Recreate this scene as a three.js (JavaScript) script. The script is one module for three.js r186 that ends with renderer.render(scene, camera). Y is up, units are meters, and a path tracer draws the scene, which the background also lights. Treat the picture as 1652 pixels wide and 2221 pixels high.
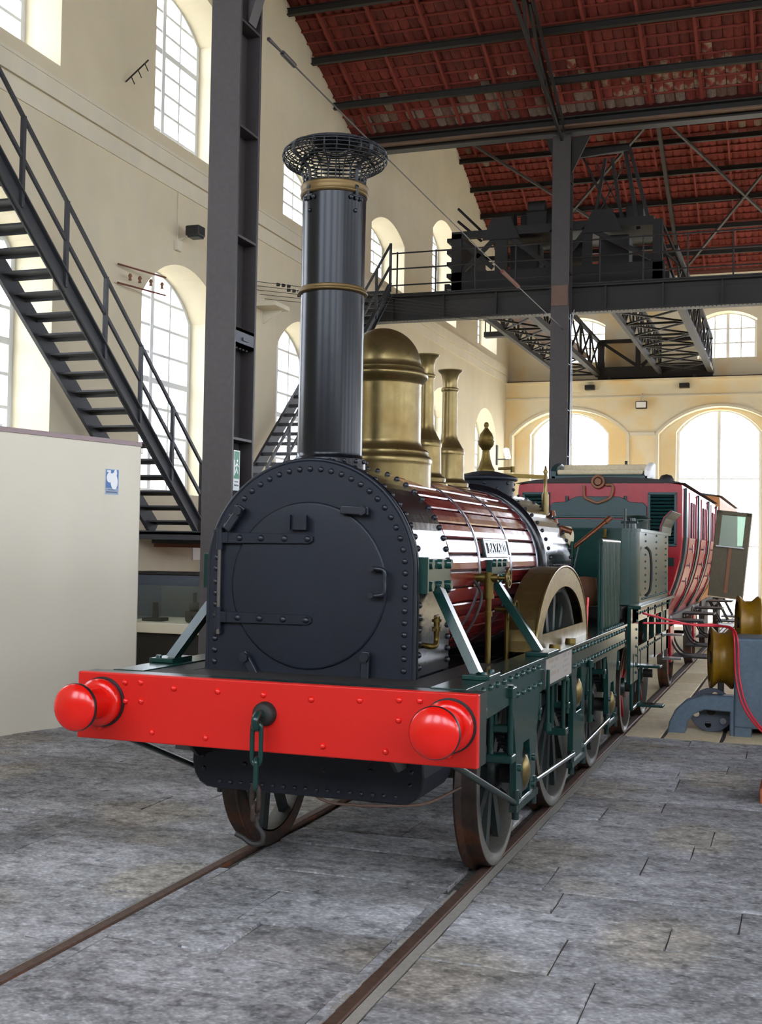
import * as THREE from 'three';
import { mergeGeometries } from 'three/addons/utils/BufferGeometryUtils.js';
import { RoundedBoxGeometry } from 'three/addons/geometries/RoundedBoxGeometry.js';
import { FontLoader } from 'three/addons/loaders/FontLoader.js';
import { TextGeometry } from 'three/addons/geometries/TextGeometry.js';

// ---------------------------------------------------------------- camera, sky, sun, exposure
const scene = new THREE.Scene();
const renderer = new THREE.WebGLRenderer({ antialias: true });
renderer.toneMapping = THREE.LinearToneMapping;
renderer.toneMappingExposure = 6.7;
renderer.shadowMap.enabled = true;
const V = (x, y, z) => new THREE.Vector3(x, y, z);
const camera = new THREE.PerspectiveCamera(46.8104, 1652 / 2221, 0.1, 400);
{
  const fwd = V(-0.33253348, 0.02987659, -0.9426181).normalize(), up = V(-0.00654549, 0.99940089, 0.03398543);
  const right = fwd.clone().cross(up).normalize(), u2 = right.clone().cross(fwd);
  camera.quaternion.setFromRotationMatrix(new THREE.Matrix4().makeBasis(right, u2, fwd.clone().negate()));
  camera.position.set(2.49564, 1.89813, 6.76711);
  camera.updateMatrixWorld(true);
}
scene.background = new THREE.Color(0.90, 0.98, 1.12);          // even, bright, lightly clouded sky
scene.backgroundIntensity = 1.6;
const sun = new THREE.DirectionalLight(new THREE.Color(1.0, 0.94, 0.82), 2.4);   // sun behind the far wall: falls through its openings onto the far end of the floor
sun.position.set(9, 32.4, -80); sun.target.position.set(2, 0, -26);
sun.castShadow = true; sun.shadow.mapSize.set(2048, 2048);
Object.assign(sun.shadow.camera, { left: -30, right: 30, top: 30, bottom: -30, near: 5, far: 140 });
scene.add(sun, sun.target);

// ---------------------------------------------------------------- helpers
let seed = 20240611;
const rnd = (a = 0, b = 1) => { seed = (seed * 1664525 + 1013904223) >>> 0; return a + (b - a) * (seed / 4294967296); };
const pick = (a) => a[Math.floor(rnd() * a.length) % a.length];
const hash = (x, y, s) => { let h = (x * 374761393 + y * 668265263 + s * 974711) | 0; h = Math.imul(h ^ (h >>> 13), 1274126177); return ((h ^ (h >>> 16)) >>> 0) / 4294967296; };
function vnoise(x, y, per, s) {                                  // tileable value noise
  const xi = Math.floor(x), yi = Math.floor(y), fx = x - xi, fy = y - yi, w = (t) => t * t * (3 - 2 * t), m = (v) => ((v % per) + per) % per;
  const a = hash(m(xi), m(yi), s), b = hash(m(xi + 1), m(yi), s), c = hash(m(xi), m(yi + 1), s), d = hash(m(xi + 1), m(yi + 1), s);
  return a + (b - a) * w(fx) + (c - a) * w(fy) + (a - b - c + d) * w(fx) * w(fy);
}
function fbm(u, v, f, oct, s) { let r = 0, a = 0.5, n = 0; for (let i = 0; i < oct; i++) { r += a * vnoise(u * f, v * f, f, s + i * 17); n += a; a *= 0.55; f *= 2; } return r / n; }
function tex(n, fn, srgb = true) {
  const d = new Uint8Array(n * n * 4);
  for (let y = 0; y < n; y++) for (let x = 0; x < n; x++) {
    const c = fn(x / n, y / n), k = (y * n + x) * 4;
    for (let i = 0; i < 3; i++) d[k + i] = Math.max(0, Math.min(255, 255 * (Array.isArray(c) ? c[i] : c)));
    d[k + 3] = 255;
  }
  const t = new THREE.DataTexture(d, n, n);
  t.wrapS = t.wrapT = THREE.RepeatWrapping; t.magFilter = THREE.LinearFilter; t.minFilter = THREE.LinearMipmapLinearFilter; t.generateMipmaps = true;
  if (srgb) t.colorSpace = THREE.SRGBColorSpace; t.needsUpdate = true; return t;
}
function rep(t, k) { const c = t.clone(); c.repeat.set(k, k); c.needsUpdate = true; return c; }
const clamp = (v, a = 0, b = 1) => Math.max(a, Math.min(b, v));
const mix = (a, b, t) => a.map((v, i) => v + (b[i] - v) * t);
const sstep = (a, b, x) => { const t = clamp((x - a) / (b - a)); return t * t * (3 - 2 * t); };

// colour maps: what each surface is made of
const stoneMap = tex(1024, (u, v) => {
  const a = fbm(u, v, 5, 4, 1), b = fbm(u, v, 40, 3, 9), c = fbm(u, v, 160, 2, 23);
  let k = 0.62 + 0.34 * (a - 0.5) + 0.28 * (b - 0.5) + 0.28 * (c - 0.5);
  if (c > 0.76) k += 0.04; if (b < 0.30) k -= 0.06;
  const warm = fbm(u, v, 3, 2, 77);
  return mix([k * 0.985, k * 0.99, k * 1.01], [k * 0.98, k * 0.95, k * 0.90], sstep(0.5, 0.75, warm));
});
stoneMap.repeat.set(0.8, 1.0);
const stoneBump = tex(1024, (u, v) => 0.5 + 0.8 * (fbm(u, v, 9, 3, 1) - 0.5) + 0.55 * (fbm(u, v, 60, 3, 9) - 0.5), false);
stoneBump.repeat.set(0.8, 1.0);
const plasterMap = tex(1024, (u, v) => {
  const a = fbm(u, v, 3, 4, 31), b = fbm(u, v, 12, 4, 33), s = fbm(u * 6 % 1, v, 2, 3, 37);
  const k = 0.94 + 0.08 * (a - 0.5) + 0.04 * (b - 0.5);
  return mix([k, k * 0.99, k * 0.97], [k * 0.97, k * 0.97, k * 0.97], sstep(0.52, 0.75, b * 0.6 + s * 0.4));
});
const oldPlasterMap = tex(1024, (u, v) => {                      // far wall: patchy, stained
  const a = fbm(u, v, 2, 5, 51), b = fbm(u, v, 9, 5, 53);
  const k = 0.93 + 0.08 * (b - 0.5);
  return mix([k, k, k], [k * 0.98, k * 0.91, k * 0.78], sstep(0.5, 0.72, a * 0.55 + b * 0.45));
});
const paintMap = tex(512, (u, v) => { const a = fbm(u, v, 4, 4, 61), b = fbm(u, v, 40, 3, 63); const k = 0.90 + 0.12 * (a - 0.5) + 0.12 * (b - 0.5); return [k, k, k]; });
const fineBump = tex(512, (u, v) => 0.5 + 0.5 * (fbm(u, v, 12, 4, 81) - 0.5), false);
const brassMap = tex(512, (u, v) => { const a = fbm(u, v, 3, 4, 91), b = fbm(u, v, 30, 4, 93); const k = 0.88 + 0.14 * (a - 0.5) + 0.1 * (b - 0.5); return mix([k, k * 0.99, k * 0.96], [k * 0.88, k * 0.84, k * 0.76], sstep(0.45, 0.8, a)); });
const brassRough = tex(512, (u, v) => { const k = 0.75 + 0.4 * (fbm(u, v, 20, 4, 95) - 0.5); return [k, k, k]; }, false);
const rustMap = tex(512, (u, v) => { const a = fbm(u, v, 4, 5, 101), b = fbm(u, v, 30, 3, 103); const k = 0.8 + 0.3 * (b - 0.5); return mix([k * 0.62, k * 0.58, k * 0.56], [k * 0.95, k * 0.68, k * 0.5], sstep(0.5, 0.78, a)); });
const tileMap = tex(512, (u, v) => { const a = fbm(u, v, 6, 4, 111), b = fbm(u, v, 50, 3, 113); const k = 0.84 + 0.3 * (a - 0.5) + 0.3 * (b - 0.5); return [k, k, k]; });
const limeMap = tex(512, (u, v) => { const a = fbm(u, v, 5, 5, 121), b = fbm(u, v, 40, 3, 123); const k = 0.85 + 0.3 * (b - 0.5); return mix([k * 0.52, k * 0.2, k * 0.17], [k * 0.62, k * 0.52, k * 0.44], sstep(0.42, 0.62, a)); });
const dirtRough = tex(512, (u, v) => { const k = 0.55 + 0.9 * (fbm(u, v, 6, 5, 131) - 0.45); return [k, k, k]; }, false);

function mat(color, roughness = 0.6, metalness = 0, o = {}) {
  const { uv, ...rest } = o;
  const m = new THREE.MeshPhysicalMaterial({ color, roughness, metalness, ...rest });
  m.userData.uv = uv ?? (rest.map || rest.bumpMap || rest.roughnessMap ? 1 : 0);
  return m;
}
const M = {
  wall: mat('#d8cfb6', 0.92, 0, { map: plasterMap, uv: 0.22, bumpMap: fineBump, bumpScale: 0.004 }),
  wallBack: mat('#efe4c8', 0.92, 0, { map: oldPlasterMap, uv: 0.14 }),
  trimPale: mat('#dcd6c4', 0.9, 0, { map: plasterMap, uv: 0.3 }),
  winFrame: mat('#cfd2d4', 0.6),
  glass: mat('#ffffff', 0.02, 0, { transmission: 1, thickness: 0, ior: 1.45 }),
  caseGlass: mat('#fbfffd', 0.02, 0, { transmission: 1, thickness: 0, ior: 1.5 }),
  stone: ['#f2f2f1', '#e6e6e5', '#fafaf9', '#dedcd8'].map((c) => mat(c, 0.86, 0, { map: stoneMap, uv: 0.45, bumpMap: stoneBump, bumpScale: 0.006 })),
  mortar: mat('#8c877c', 0.95, 0, { map: stoneMap, uv: 0.8 }),
  cement: mat('#99958d', 0.85, 0, { map: paintMap, uv: 1.2, bumpMap: fineBump, bumpScale: 0.003 }),
  tan: ['#e8d7ae', '#dcc99e', '#efe0ba'].map((c) => mat(c, 0.8, 0, { map: paintMap, uv: 0.7 })),
  rail: mat('#b39583', 0.62, 0.35, { map: rustMap, uv: 1.5 }),
  rustWheel: mat('#6e6058', 0.6, 0.35, { map: rustMap, uv: 1.6 }),
  tyre: mat('#6b6a63', 0.5, 0.55, { map: paintMap, uv: 2 }),
  steelCol: mat('#443f3e', 0.5, 0.15, { map: paintMap, uv: 0.7, bumpMap: fineBump, bumpScale: 0.002 }),
  steelDark: mat('#272422', 0.62, 0.15, { map: paintMap, uv: 0.6 }),
  spoke: mat('#232c2a', 0.5, 0.1, { map: paintMap, uv: 1 }),
  steelStair: mat('#3f4044', 0.6, 0.2, { map: paintMap, uv: 0.9 }),
  steelRust: mat('#6f5648', 0.65, 0.1, { map: paintMap, uv: 0.7 }),
  bolt: mat('#56524e', 0.45, 0.4),
  black: mat('#1d222c', 0.42, 0.1, { specularIntensity: 0.6, map: paintMap, uv: 0.9, bumpMap: fineBump, bumpScale: 0.0015 }),
  blackGloss: mat('#14171d', 0.17, 0.1, { specularIntensity: 0.85, map: paintMap, uv: 0.9, bumpMap: fineBump, bumpScale: 0.0025 }),
  blackSatin: mat('#0f1218', 0.24, 0.1, { specularIntensity: 0.5, map: paintMap, uv: 0.9, bumpMap: fineBump, bumpScale: 0.0008 }),
  craneSteel: mat('#1d1a19', 0.7, 0.1, { map: paintMap, uv: 0.6 }),
  wornPanel: mat('#8a857e', 0.5),
  blackRivet: mat('#1c2028', 0.34, 0.15),
  chimneyBand: mat('#66522f', 0.45, 0.6),
  doorGlass: mat('#aebfae', 0.3, 0, { transmission: 0.55, thickness: 0 }),
  wire: mat('#26282b', 0.5, 0.4),
  maroon: ['#6c1f1e', '#651b1b', '#742524', '#601a1c'].map((c) => mat(c, 0.17, 0, { roughnessMap: dirtRough, uv: 1.1, bumpMap: fineBump, bumpScale: 0.0012 })),
  maroonCore: mat('#2e1010', 0.6),
  brass: mat('#87774f', 0.44, 0.8, { map: brassMap, roughnessMap: brassRough, uv: 1.3 }),
  brassDark: mat('#72602f', 0.42, 0.8, { map: brassMap, uv: 2 }),
  copper: mat('#7d4c33', 0.4, 0.6, { map: brassMap, uv: 2 }),
  bandSteel: mat('#8e929a', 0.22, 0.75),
  chrome: mat('#c3c8cc', 0.18, 0.95),
  green: mat('#173a35', 0.22, 0.0, { specularIntensity: 0.8, map: paintMap, uv: 1.1, bumpMap: fineBump, bumpScale: 0.0012 }),
  greenDark: mat('#132c28', 0.3, 0.0, { map: paintMap, uv: 1.1 }),
  greenBolt: mat('#1a3d38', 0.2, 0.0),
  red: mat('#c41c14', 0.4, 0, { specularIntensity: 0.7, uv: 0.8, bumpMap: fineBump, bumpScale: 0.0018 }),
  redGloss: mat('#d4160d', 0.2, 0, { bumpMap: fineBump, bumpScale: 0.0012, uv: 1.2 }),
  redRivet: mat('#d81d15', 0.26),
  springBlack: mat('#1d2225', 0.3, 0.3),
  tile: ['#74291f', '#6d271f', '#7b2d24', '#66241c'].map((c) => mat(c, 0.85, 0, { map: tileMap, uv: 1.3 })),
  tileLime: mat('#ffffff', 0.9, 0, { map: limeMap, uv: 0.8 }),
  tileWhite: mat('#ffffff', 0.9, 0, { map: tileMap, uv: 1.3 }),
  rafterRed: mat('#6f281e', 0.8),
  deck: mat('#4a1a15', 0.9),
  coachRed: mat('#a81022', 0.28, 0, { map: paintMap, uv: 0.8 }),
  coachGreen: mat('#113a3b', 0.4, 0, { map: paintMap, uv: 0.8 }),
  canvas: mat('#d6c7a6', 0.85, 0, { map: paintMap, uv: 1.5 }),
  leather: mat('#7b5238', 0.7),
  orange: mat('#d48a45', 0.5, 0, { map: paintMap, uv: 0.8 }),
  olive: mat('#5a5238', 0.6, 0, { map: paintMap, uv: 1.2 }),
  panelBoard: mat('#efe7d2', 0.75),
  panelCap: mat('#a48f8f', 0.5),
  machine: mat('#5f7180', 0.45, 0.1, { map: paintMap, uv: 1 }),
  yellow: mat('#96700f', 0.4, 0.1, { map: brassMap, uv: 2 }),
  redRope: mat('#c22334', 0.5),
  white: mat('#e6e6e2', 0.6),
  blackPlastic: mat('#17181b', 0.45),
  wood: mat('#6a3a2a', 0.75),
  dado: mat('#454a55', 0.7),
  purple: mat('#4b4560', 0.55),
  brick: mat('#a55a35', 0.8, 0, { map: paintMap, uv: 2 }),
  ground: mat('#b9b5aa', 0.9),
};
M.maroon.forEach((m) => { m.roughness = 0.26; });

M.limes = [0, 1, 2].map((k) => { const t = limeMap.clone(); t.offset.set(0.31 * k, 0.57 * k); t.needsUpdate = true; return mat('#ffffff', 0.9, 0, { map: t, uv: 0.8 }); });
// geometry helpers
function boxUV(g, k) {                                            // metres to uv, one projection per triangle
  const p = g.attributes.position, n = g.attributes.normal, uv = new Float32Array(p.count * 2), tri = !g.index;
  for (let i = 0; i < p.count; i++) {
    const t = tri ? i - i % 3 : i, e = tri ? Math.min(t + 2, p.count - 1) : i; let ax = 0, ay = 0, az = 0;
    for (let j = t; j <= e; j++) { ax += n.getX(j); ay += n.getY(j); az += n.getZ(j); }
    ax = Math.abs(ax); ay = Math.abs(ay); az = Math.abs(az);
    const x = p.getX(i), y = p.getY(i), z = p.getZ(i), [a, b] = ax >= ay && ax >= az ? [z, y] : ay >= az ? [x, z] : [x, y];
    uv[i * 2] = a * k; uv[i * 2 + 1] = b * k;
  }
  g.setAttribute('uv', new THREE.BufferAttribute(uv, 2));
}
function norm(g) { g = g.index ? g.toNonIndexed() : g.clone(); for (const k of Object.keys(g.attributes)) if (!['position', 'normal'].includes(k)) g.deleteAttribute(k); if (!g.attributes.normal) g.computeVertexNormals(); return g; }
function join(gs) { gs = (Array.isArray(gs) ? gs.flat(3) : [gs]).map(norm); return gs.length === 1 ? gs[0] : mergeGeometries(gs); }
const taken = {};
function topName(n) { const k = taken[n] = (taken[n] ?? -1) + 1; return k ? n + '_' + String(k).padStart(3, '0') : n; }
function part(name, gs, m, parent, extra) {
  const keep = gs.isBufferGeometry && gs.userData.ownUV;
  const g = keep ? gs : join(gs);
  if (m.userData.uv && !keep) boxUV(g, m.userData.uv);
  const o = new THREE.Mesh(g, m); o.name = name; o.castShadow = o.receiveShadow = true;
  if (extra) Object.assign(o.userData, extra);
  parent.add(o); return o;
}
function thing(name, label, category, at = [0, 0, 0], ry = 0, group, kind) {
  const o = new THREE.Group(); o.name = topName(name); o.position.set(...at); o.rotation.y = ry;
  o.userData = { label, category }; if (group) o.userData.group = group; if (kind) o.userData.kind = kind;
  scene.add(o); return o;
}
function struct(name, label, category) { const o = new THREE.Group(); o.name = name; o.userData = { label, category, kind: 'structure' }; scene.add(o); return o; }
const bx = (x0, x1, y0, y1, z0, z1) => new THREE.BoxGeometry(Math.abs(x1 - x0), Math.abs(y1 - y0), Math.abs(z1 - z0)).translate((x0 + x1) / 2, (y0 + y1) / 2, (z0 + z1) / 2);
const rbx = (x0, x1, y0, y1, z0, z1, r = 0.01, s = 2) => { const w = Math.abs(x1 - x0), h = Math.abs(y1 - y0), d = Math.abs(z1 - z0); return new RoundedBoxGeometry(w, h, d, s, Math.min(r, w / 2.01, h / 2.01, d / 2.01)).translate((x0 + x1) / 2, (y0 + y1) / 2, (z0 + z1) / 2); };
const UPV = V(0, 1, 0);
function rod(a, b, r0, r1 = r0, seg = 8, cap = true) {
  const p = V(...a), q = V(...b), d = q.clone().sub(p), L = d.length();
  return new THREE.CylinderGeometry(r1, r0, L, seg, 1, !cap).applyQuaternion(new THREE.Quaternion().setFromUnitVectors(UPV, d.normalize())).translate(...p.add(q).multiplyScalar(0.5).toArray());
}
function bar(a, b, w, h, side = [0, 1, 0]) {                      // a rectangular bar from a to b; h along 'side', w across
  const p = V(...a), q = V(...b), d = q.clone().sub(p), L = d.length(); d.normalize();
  let s = V(...side); s.sub(d.clone().multiplyScalar(s.dot(d))).normalize();
  const t = s.clone().cross(d);
  return new THREE.BoxGeometry(w, h, L).applyMatrix4(new THREE.Matrix4().makeBasis(t, s, d)).translate(...p.add(q).multiplyScalar(0.5).toArray());
}
function lathe(prof, seg = 32, at = [0, 0, 0]) { return new THREE.LatheGeometry(prof.map(([r, y]) => new THREE.Vector2(Math.max(r, 0.0001), y)), seg).translate(...at); }
function tubeG(pts, r, seg = 24, rs = 8, closed = false) { return new THREE.TubeGeometry(new THREE.CatmullRomCurve3(pts.map((p) => V(...p)), closed, 'centripetal'), seg, r, rs, closed); }
function poly(pts) { const s = new THREE.Shape(); pts.forEach(([x, y], i) => (i ? s.lineTo(x, y) : s.moveTo(x, y))); s.closePath(); return s; }
function ext(shape, depth, bevel = 0, cs = 12) { return new THREE.ExtrudeGeometry(shape, { depth, bevelEnabled: bevel > 0, bevelSize: bevel, bevelThickness: bevel, bevelSegments: 1, bevelOffset: -bevel, curveSegments: cs }); }
// shape (u,v) extruded by d : side view, u = z, v = y, growing towards +x from x0
const sideX = (shape, x0, d, bevel = 0, cs = 12) => ext(shape, d, bevel, cs).applyMatrix4(new THREE.Matrix4().makeBasis(V(0, 0, 1), V(0, 1, 0), V(-1, 0, 0))).translate(x0 + d, 0, 0);
const torus = (R, r, seg = 24, rs = 8) => new THREE.TorusGeometry(R, r, rs, seg);
function orient(g, n, at) { return g.applyQuaternion(new THREE.Quaternion().setFromUnitVectors(UPV, V(...n).normalize())).translate(...at); }
const domeG = new THREE.SphereGeometry(1, 8, 3, 0, Math.PI * 2, 0, Math.PI / 2);
const hexG = norm(new THREE.CylinderGeometry(0.9, 1, 0.75, 6).translate(0, 0.37, 0));
function studs(parent, list, r, m, name = 'rivet', geo = domeG) {  // list of [point, normal]
  for (const [p, n] of list) {
    const o = new THREE.Mesh(geo, m); o.name = name; o.castShadow = o.receiveShadow = true;
    o.position.set(...p); o.quaternion.setFromUnitVectors(UPV, V(...n).normalize()); o.scale.setScalar(r); parent.add(o);
  }
}
const along = (a, b, n, nrm) => Array.from({ length: n }, (_, i) => [a.map((v, k) => v + (b[k] - v) * (n > 1 ? i / (n - 1) : 0)), nrm]);

// ================================================================ the hall
const WL = -7.5, ZB = -34.9, XR = 19, ZF = 12.2;                  // inner faces: left wall, far wall, right wall, wall behind the camera
const frustum = new THREE.Frustum().setFromProjectionMatrix(new THREE.Matrix4().multiplyMatrices(camera.projectionMatrix, camera.matrixWorldInverse.copy(camera.matrixWorld).invert()));
const seen = (p) => frustum.containsPoint(p);
const wide = camera.clone(); wide.fov = 66; wide.updateProjectionMatrix(); wide.updateMatrixWorld(true);
const wideFrustum = new THREE.Frustum().setFromProjectionMatrix(new THREE.Matrix4().multiplyMatrices(wide.projectionMatrix, wide.matrixWorld.clone().invert()));

// ---- floor: stone paving near, tan slabs beyond
const floor = struct('floor', 'grey stone slab floor around the track', 'floor');
{
  part('bedding', bx(-9, XR + 1, -0.4, -0.036, ZB - 1.5, ZF + 1), M.mortar, floor);
  function slab(x0, x1, z0, z1, top, bump) {
    const nx = Math.max(2, Math.round((x1 - x0) / 0.22)), nz = Math.max(2, Math.round((z1 - z0) / 0.22));
    const g = 0.001 + rnd(0, 0.002), gz = 0.004 + rnd(0, 0.005), ch = 0.003, P = [], I = [];
    const tx = rnd(-1, 1) * bump * 0.7, tz = rnd(-1, 1) * bump * 0.7, s = Math.floor(rnd(0, 9999));
    const X = (i) => x0 + g + (x1 - x0 - 2 * g) * i / nx, Z = (j) => z0 + gz + (z1 - z0 - 2 * gz) * j / nz;
    const w = nx + 1, edge = (i, j) => i === 0 || j === 0 || i === nx || j === nz;
    for (let j = 0; j <= nz; j++) for (let i = 0; i <= nx; i++) {
      const e = edge(i, j), jx = e ? rnd(-0.004, 0.004) : 0;
      P.push(X(i) + (i === 0 ? ch : i === nx ? -ch : 0) + jx, top + (vnoise(i * 0.9 + s % 50, j * 0.9, 64, s) - 0.5) * bump + tx * (i / nx - 0.5) + tz * (j / nz - 0.5), Z(j) + (j === 0 ? ch : j === nz ? -ch : 0));
    }
    for (let j = 0; j < nz; j++) for (let i = 0; i < nx; i++) { const a = j * w + i; I.push(a, a + w, a + 1, a + 1, a + w, a + w + 1); }
    const ring = []; for (let i = 0; i <= nx; i++) ring.push([i, 0]); for (let j = 1; j <= nz; j++) ring.push([nx, j]); for (let i = nx - 1; i >= 0; i--) ring.push([i, nz]); for (let j = nz - 1; j > 0; j--) ring.push([0, j]);
    const b0 = P.length / 3;
    for (const [i, j] of ring) P.push(X(i), top - 0.012, Z(j));
    for (const [i, j] of ring) P.push(X(i), top - 0.07, Z(j));
    const n = ring.length;
    for (let k = 0; k < n; k++) {
      const k2 = (k + 1) % n, a = ring[k][1] * w + ring[k][0], b = ring[k2][1] * w + ring[k2][0], c = b0 + k, d = b0 + k2, e = b0 + n + k, f = b0 + n + k2;
      I.push(a, b, c, b, d, c, c, d, e, d, f, e);
    }
    const geo = new THREE.BufferGeometry(); geo.setAttribute('position', new THREE.Float32BufferAttribute(P, 3)); geo.setIndex(I); geo.computeVertexNormals(); return geo;
  }
  const list = [];
  function field(xa, xb, za, zb, rowMin, rowMax, lenMin, lenMax) {   // rows run across the track
    let z = za;
    while (z > zb + 0.01) {
      let d = rnd(rowMin, rowMax); if (z - d < zb + 0.2) d = z - zb;
      let x = xa - rnd(0, 0.5);
      while (x < xb - 0.01) { let L = rnd(lenMin, lenMax); if (x + L > xb - 0.3) L = xb - x; const x0 = Math.max(x, xa); if (x + L - x0 > 0.12) list.push([x0, x + L, z - d, z, rnd(-0.011, -0.004)]); x += L; }
      z -= d;
    }
  }
  field(0.845, 6.2, 6.6, -5.7, 0.36, 0.56, 0.7, 1.5);
  field(-0.655, 0.655, 6.6, -5.7, 0.4, 0.62, 0.8, 1.4);
  field(-7.4, -0.80, 6.6, -5.7, 0.38, 0.6, 0.8, 1.6);
  for (const s of list) { const c = V((s[0] + s[1]) / 2, 0, (s[2] + s[3]) / 2); s.size = (seen(c) || seen(V(s[0], 0, s[2])) || seen(V(s[1], 0, s[3])) || seen(V(s[0], 0, s[3])) || seen(V(s[1], 0, s[2]))) ? 1 / c.distanceTo(camera.position) : 0; }
  list.sort((a, b) => b.size - a.size);
  const rest = [];
  list.forEach((s, i) => { const g = slab(s[0], s[1], s[2], s[3], s[4], 0.008); if (i < 300 && s.size > 0) part('paving_slab', g, pick(M.stone), floor); else rest.push(g); });
  part('paving_slabs', rest, M.stone[0], floor, { kind: 'stuff' });
  part('joint_mortar', [bx(-7.4, -0.81, -0.06, -0.0165, -5.7, 6.6), bx(-0.645, 0.645, -0.06, -0.0165, -5.7, 6.6), bx(0.85, 6.2, -0.06, -0.0165, -5.7, 6.6)], M.mortar, floor);
  part('paving_border', [bx(6.2, XR, -0.07, -0.012, -5.7, ZF), bx(-7.4, 6.2, -0.07, -0.012, 6.6, ZF)], M.stone[1], floor);
  for (const s of [-1, 1]) part('cement_strip', [bx(s * 0.79, s * (s > 0 ? 0.842 : 0.80), -0.07, -0.006, -5.7, 6.6)], M.cement, floor);
  // beyond the paving: long tan slabs either side of the track
  for (const [xa, xb] of [[0.80, 1.16], [1.20, 1.75], [1.79, 2.6], [2.64, 3.9], [3.94, 6.2]]) { let z = -5.72; while (z > -16) { const L = rnd(0.8, 1.6); part('floor_slab', slab(xa, xb, z - L, z, -0.016 + rnd(-0.003, 0.003), 0.004), pick(M.tan), floor); z -= L; } }
  part('far_floor', [bx(0.8, 6.2, -0.09, -0.03, ZB, -16.05), bx(6.2, XR, -0.09, -0.03, ZB, -5.72), bx(-0.655, 0.655, -0.09, -0.03, ZB, -5.72), bx(-7.45, -0.8, -0.09, -0.02, ZB, -5.72)], M.tan[1], floor);
}
// ---- rails
for (const s of [1, -1]) {
  const r = thing('track_rail', s > 0 ? 'rusty rail under the right-hand wheels of the black locomotive' : 'rusty rail under the left-hand wheels, crossing the lower left foreground', 'rail', [s * 0.752, -0.05, 0], 0, 'rails of the track');
  part('rail_head', sideless(), M.rail, r);
  function sideless() { const g = new THREE.ExtrudeGeometry(poly([[-0.033, 0], [0.033, 0], [0.033, 0.044], [0.026, 0.05], [-0.026, 0.05], [-0.033, 0.044]]), { depth: 41, bevelEnabled: false }); return g.translate(0, 0, ZB + 0.2); }
  const gp = new THREE.Group(); gp.name = 'flangeway'; gp.position.set(s * 0.752, -0.05, 0); floor.add(gp);
  part('flange_groove', bx(-s * 0.034, -s * 0.095, 0.0, 0.016, ZB + 0.2, 0.4), M.mortar, gp);
  { const gs = []; let z = 6.3; while (z > 0.42) { const d = rnd(0.04, 0.12); if (s > 0) gs.push(rbx(-s * 0.034, -s * (0.045 + rnd(0, 0.022)), 0.0, 0.043 + rnd(-0.004, 0.006), z - d, z, 0.006, 1)); z -= d; } if (gs.length) part('groove_mortar', gs, M.cement, gp, { kind: 'stuff' }); part('groove_fill', bx(-s * 0.034, -s * 0.098, 0.0, 0.04, 0.42, 6.3), M.stone[1], gp); }
}

// ---- arched openings
const archY = (t, spring, rise, half) => { const R = (half * half + rise * rise) / (2 * rise); return spring + Math.sqrt(Math.max(0, R * R - t * t)) - (R - rise); };
function archPts(c, half, sill, spring, rise, n = 16) { const p = [[c - half, sill]]; for (let i = 0; i <= n; i++) { const t = -half + 2 * half * i / n; p.push([c + t, archY(t, spring, rise, half)]); } p.push([c + half, sill]); return p; }
const holePath = (pts) => { const h = new THREE.Path(); pts.forEach(([x, y], i) => (i ? h.lineTo(x, y) : h.moveTo(x, y))); h.closePath(); return h; };
let winCount = 0;
// window unit in local (u,v): frame, mullion, transom, muntins, each pane its own mesh; 'place' turns (u,v,w) geometry into the wall
function windowUnit(label, c, half, sill, spring, rise, cols, rows, place, m, thick = 0.05, transomRow = -1) {
  const w = struct('window_' + (++winCount), label, 'window');
  const fw = 0.1, top = (t) => archY(t, spring, rise, half);
  const sh = poly(archPts(c, half, sill, spring, rise)); sh.holes.push(holePath(archPts(c, half - fw, sill + fw, spring, rise - 0.03)));
  part('window_frame', place(ext(sh, thick)), m, w);
  const ih = half - fw, it = (t) => archY(t, spring, rise - 0.03, ih), y0 = sill + fw, yTop = spring + rise - 0.03;
  const ce = [], re = [];
  for (let i = 0; i <= cols; i++) ce.push(-ih + 2 * ih * i / cols);
  for (let j = 0; j <= rows; j++) re.push(y0 + (yTop - y0) * j / rows);
  const bars = [];
  for (let i = 1; i < cols; i++) { const b = i * 2 === cols ? 0.055 : 0.024; part(i * 2 === cols ? 'mullion' : 'muntin', place(bx(c + ce[i] - b, c + ce[i] + b, y0, it(ce[i]), i * 2 === cols ? -0.012 : 0.008, thick * (i * 2 === cols ? 1.1 : 0.8))), m, w); }
  for (let j = 1; j < rows; j++) {
    const y = re[j]; let e = ih; if (y > spring) { const R = (ih * ih + (rise - 0.03) ** 2) / (2 * (rise - 0.03)), d = y - spring + R - (rise - 0.03); e = Math.sqrt(Math.max(0.0004, R * R - d * d)); }
    const b = j === transomRow ? 0.05 : 0.024;
    part(j === transomRow ? 'transom' : 'muntin', place(bx(c - e, c + e, y - b, y + b, 0.006, thick * 0.85)), m, w);
  }
  for (let i = 0; i < cols; i++) for (let j = 0; j < rows; j++) {
    const a = ce[i] + 0.014, b = ce[i + 1] - 0.014, ya = re[j] + 0.014, yb = re[j + 1] - 0.014, pts = [];
    for (let k = 0; k <= 4; k++) { const t = a + (b - a) * k / 4; pts.push([c + t, Math.min(yb, it(t))]); }
    if (Math.max(...pts.map((p) => p[1])) < ya + 0.03) continue;
    pts.forEach((p) => { p[1] = Math.max(p[1], ya + 0.004); });
    const g = new THREE.ShapeGeometry(poly([[c + a, ya], ...pts, [c + b, ya]].reverse())).translate(0, 0, thick * 0.45);
    part('pane', place(g), M.glass, w);
  }
  return w;
}
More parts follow.
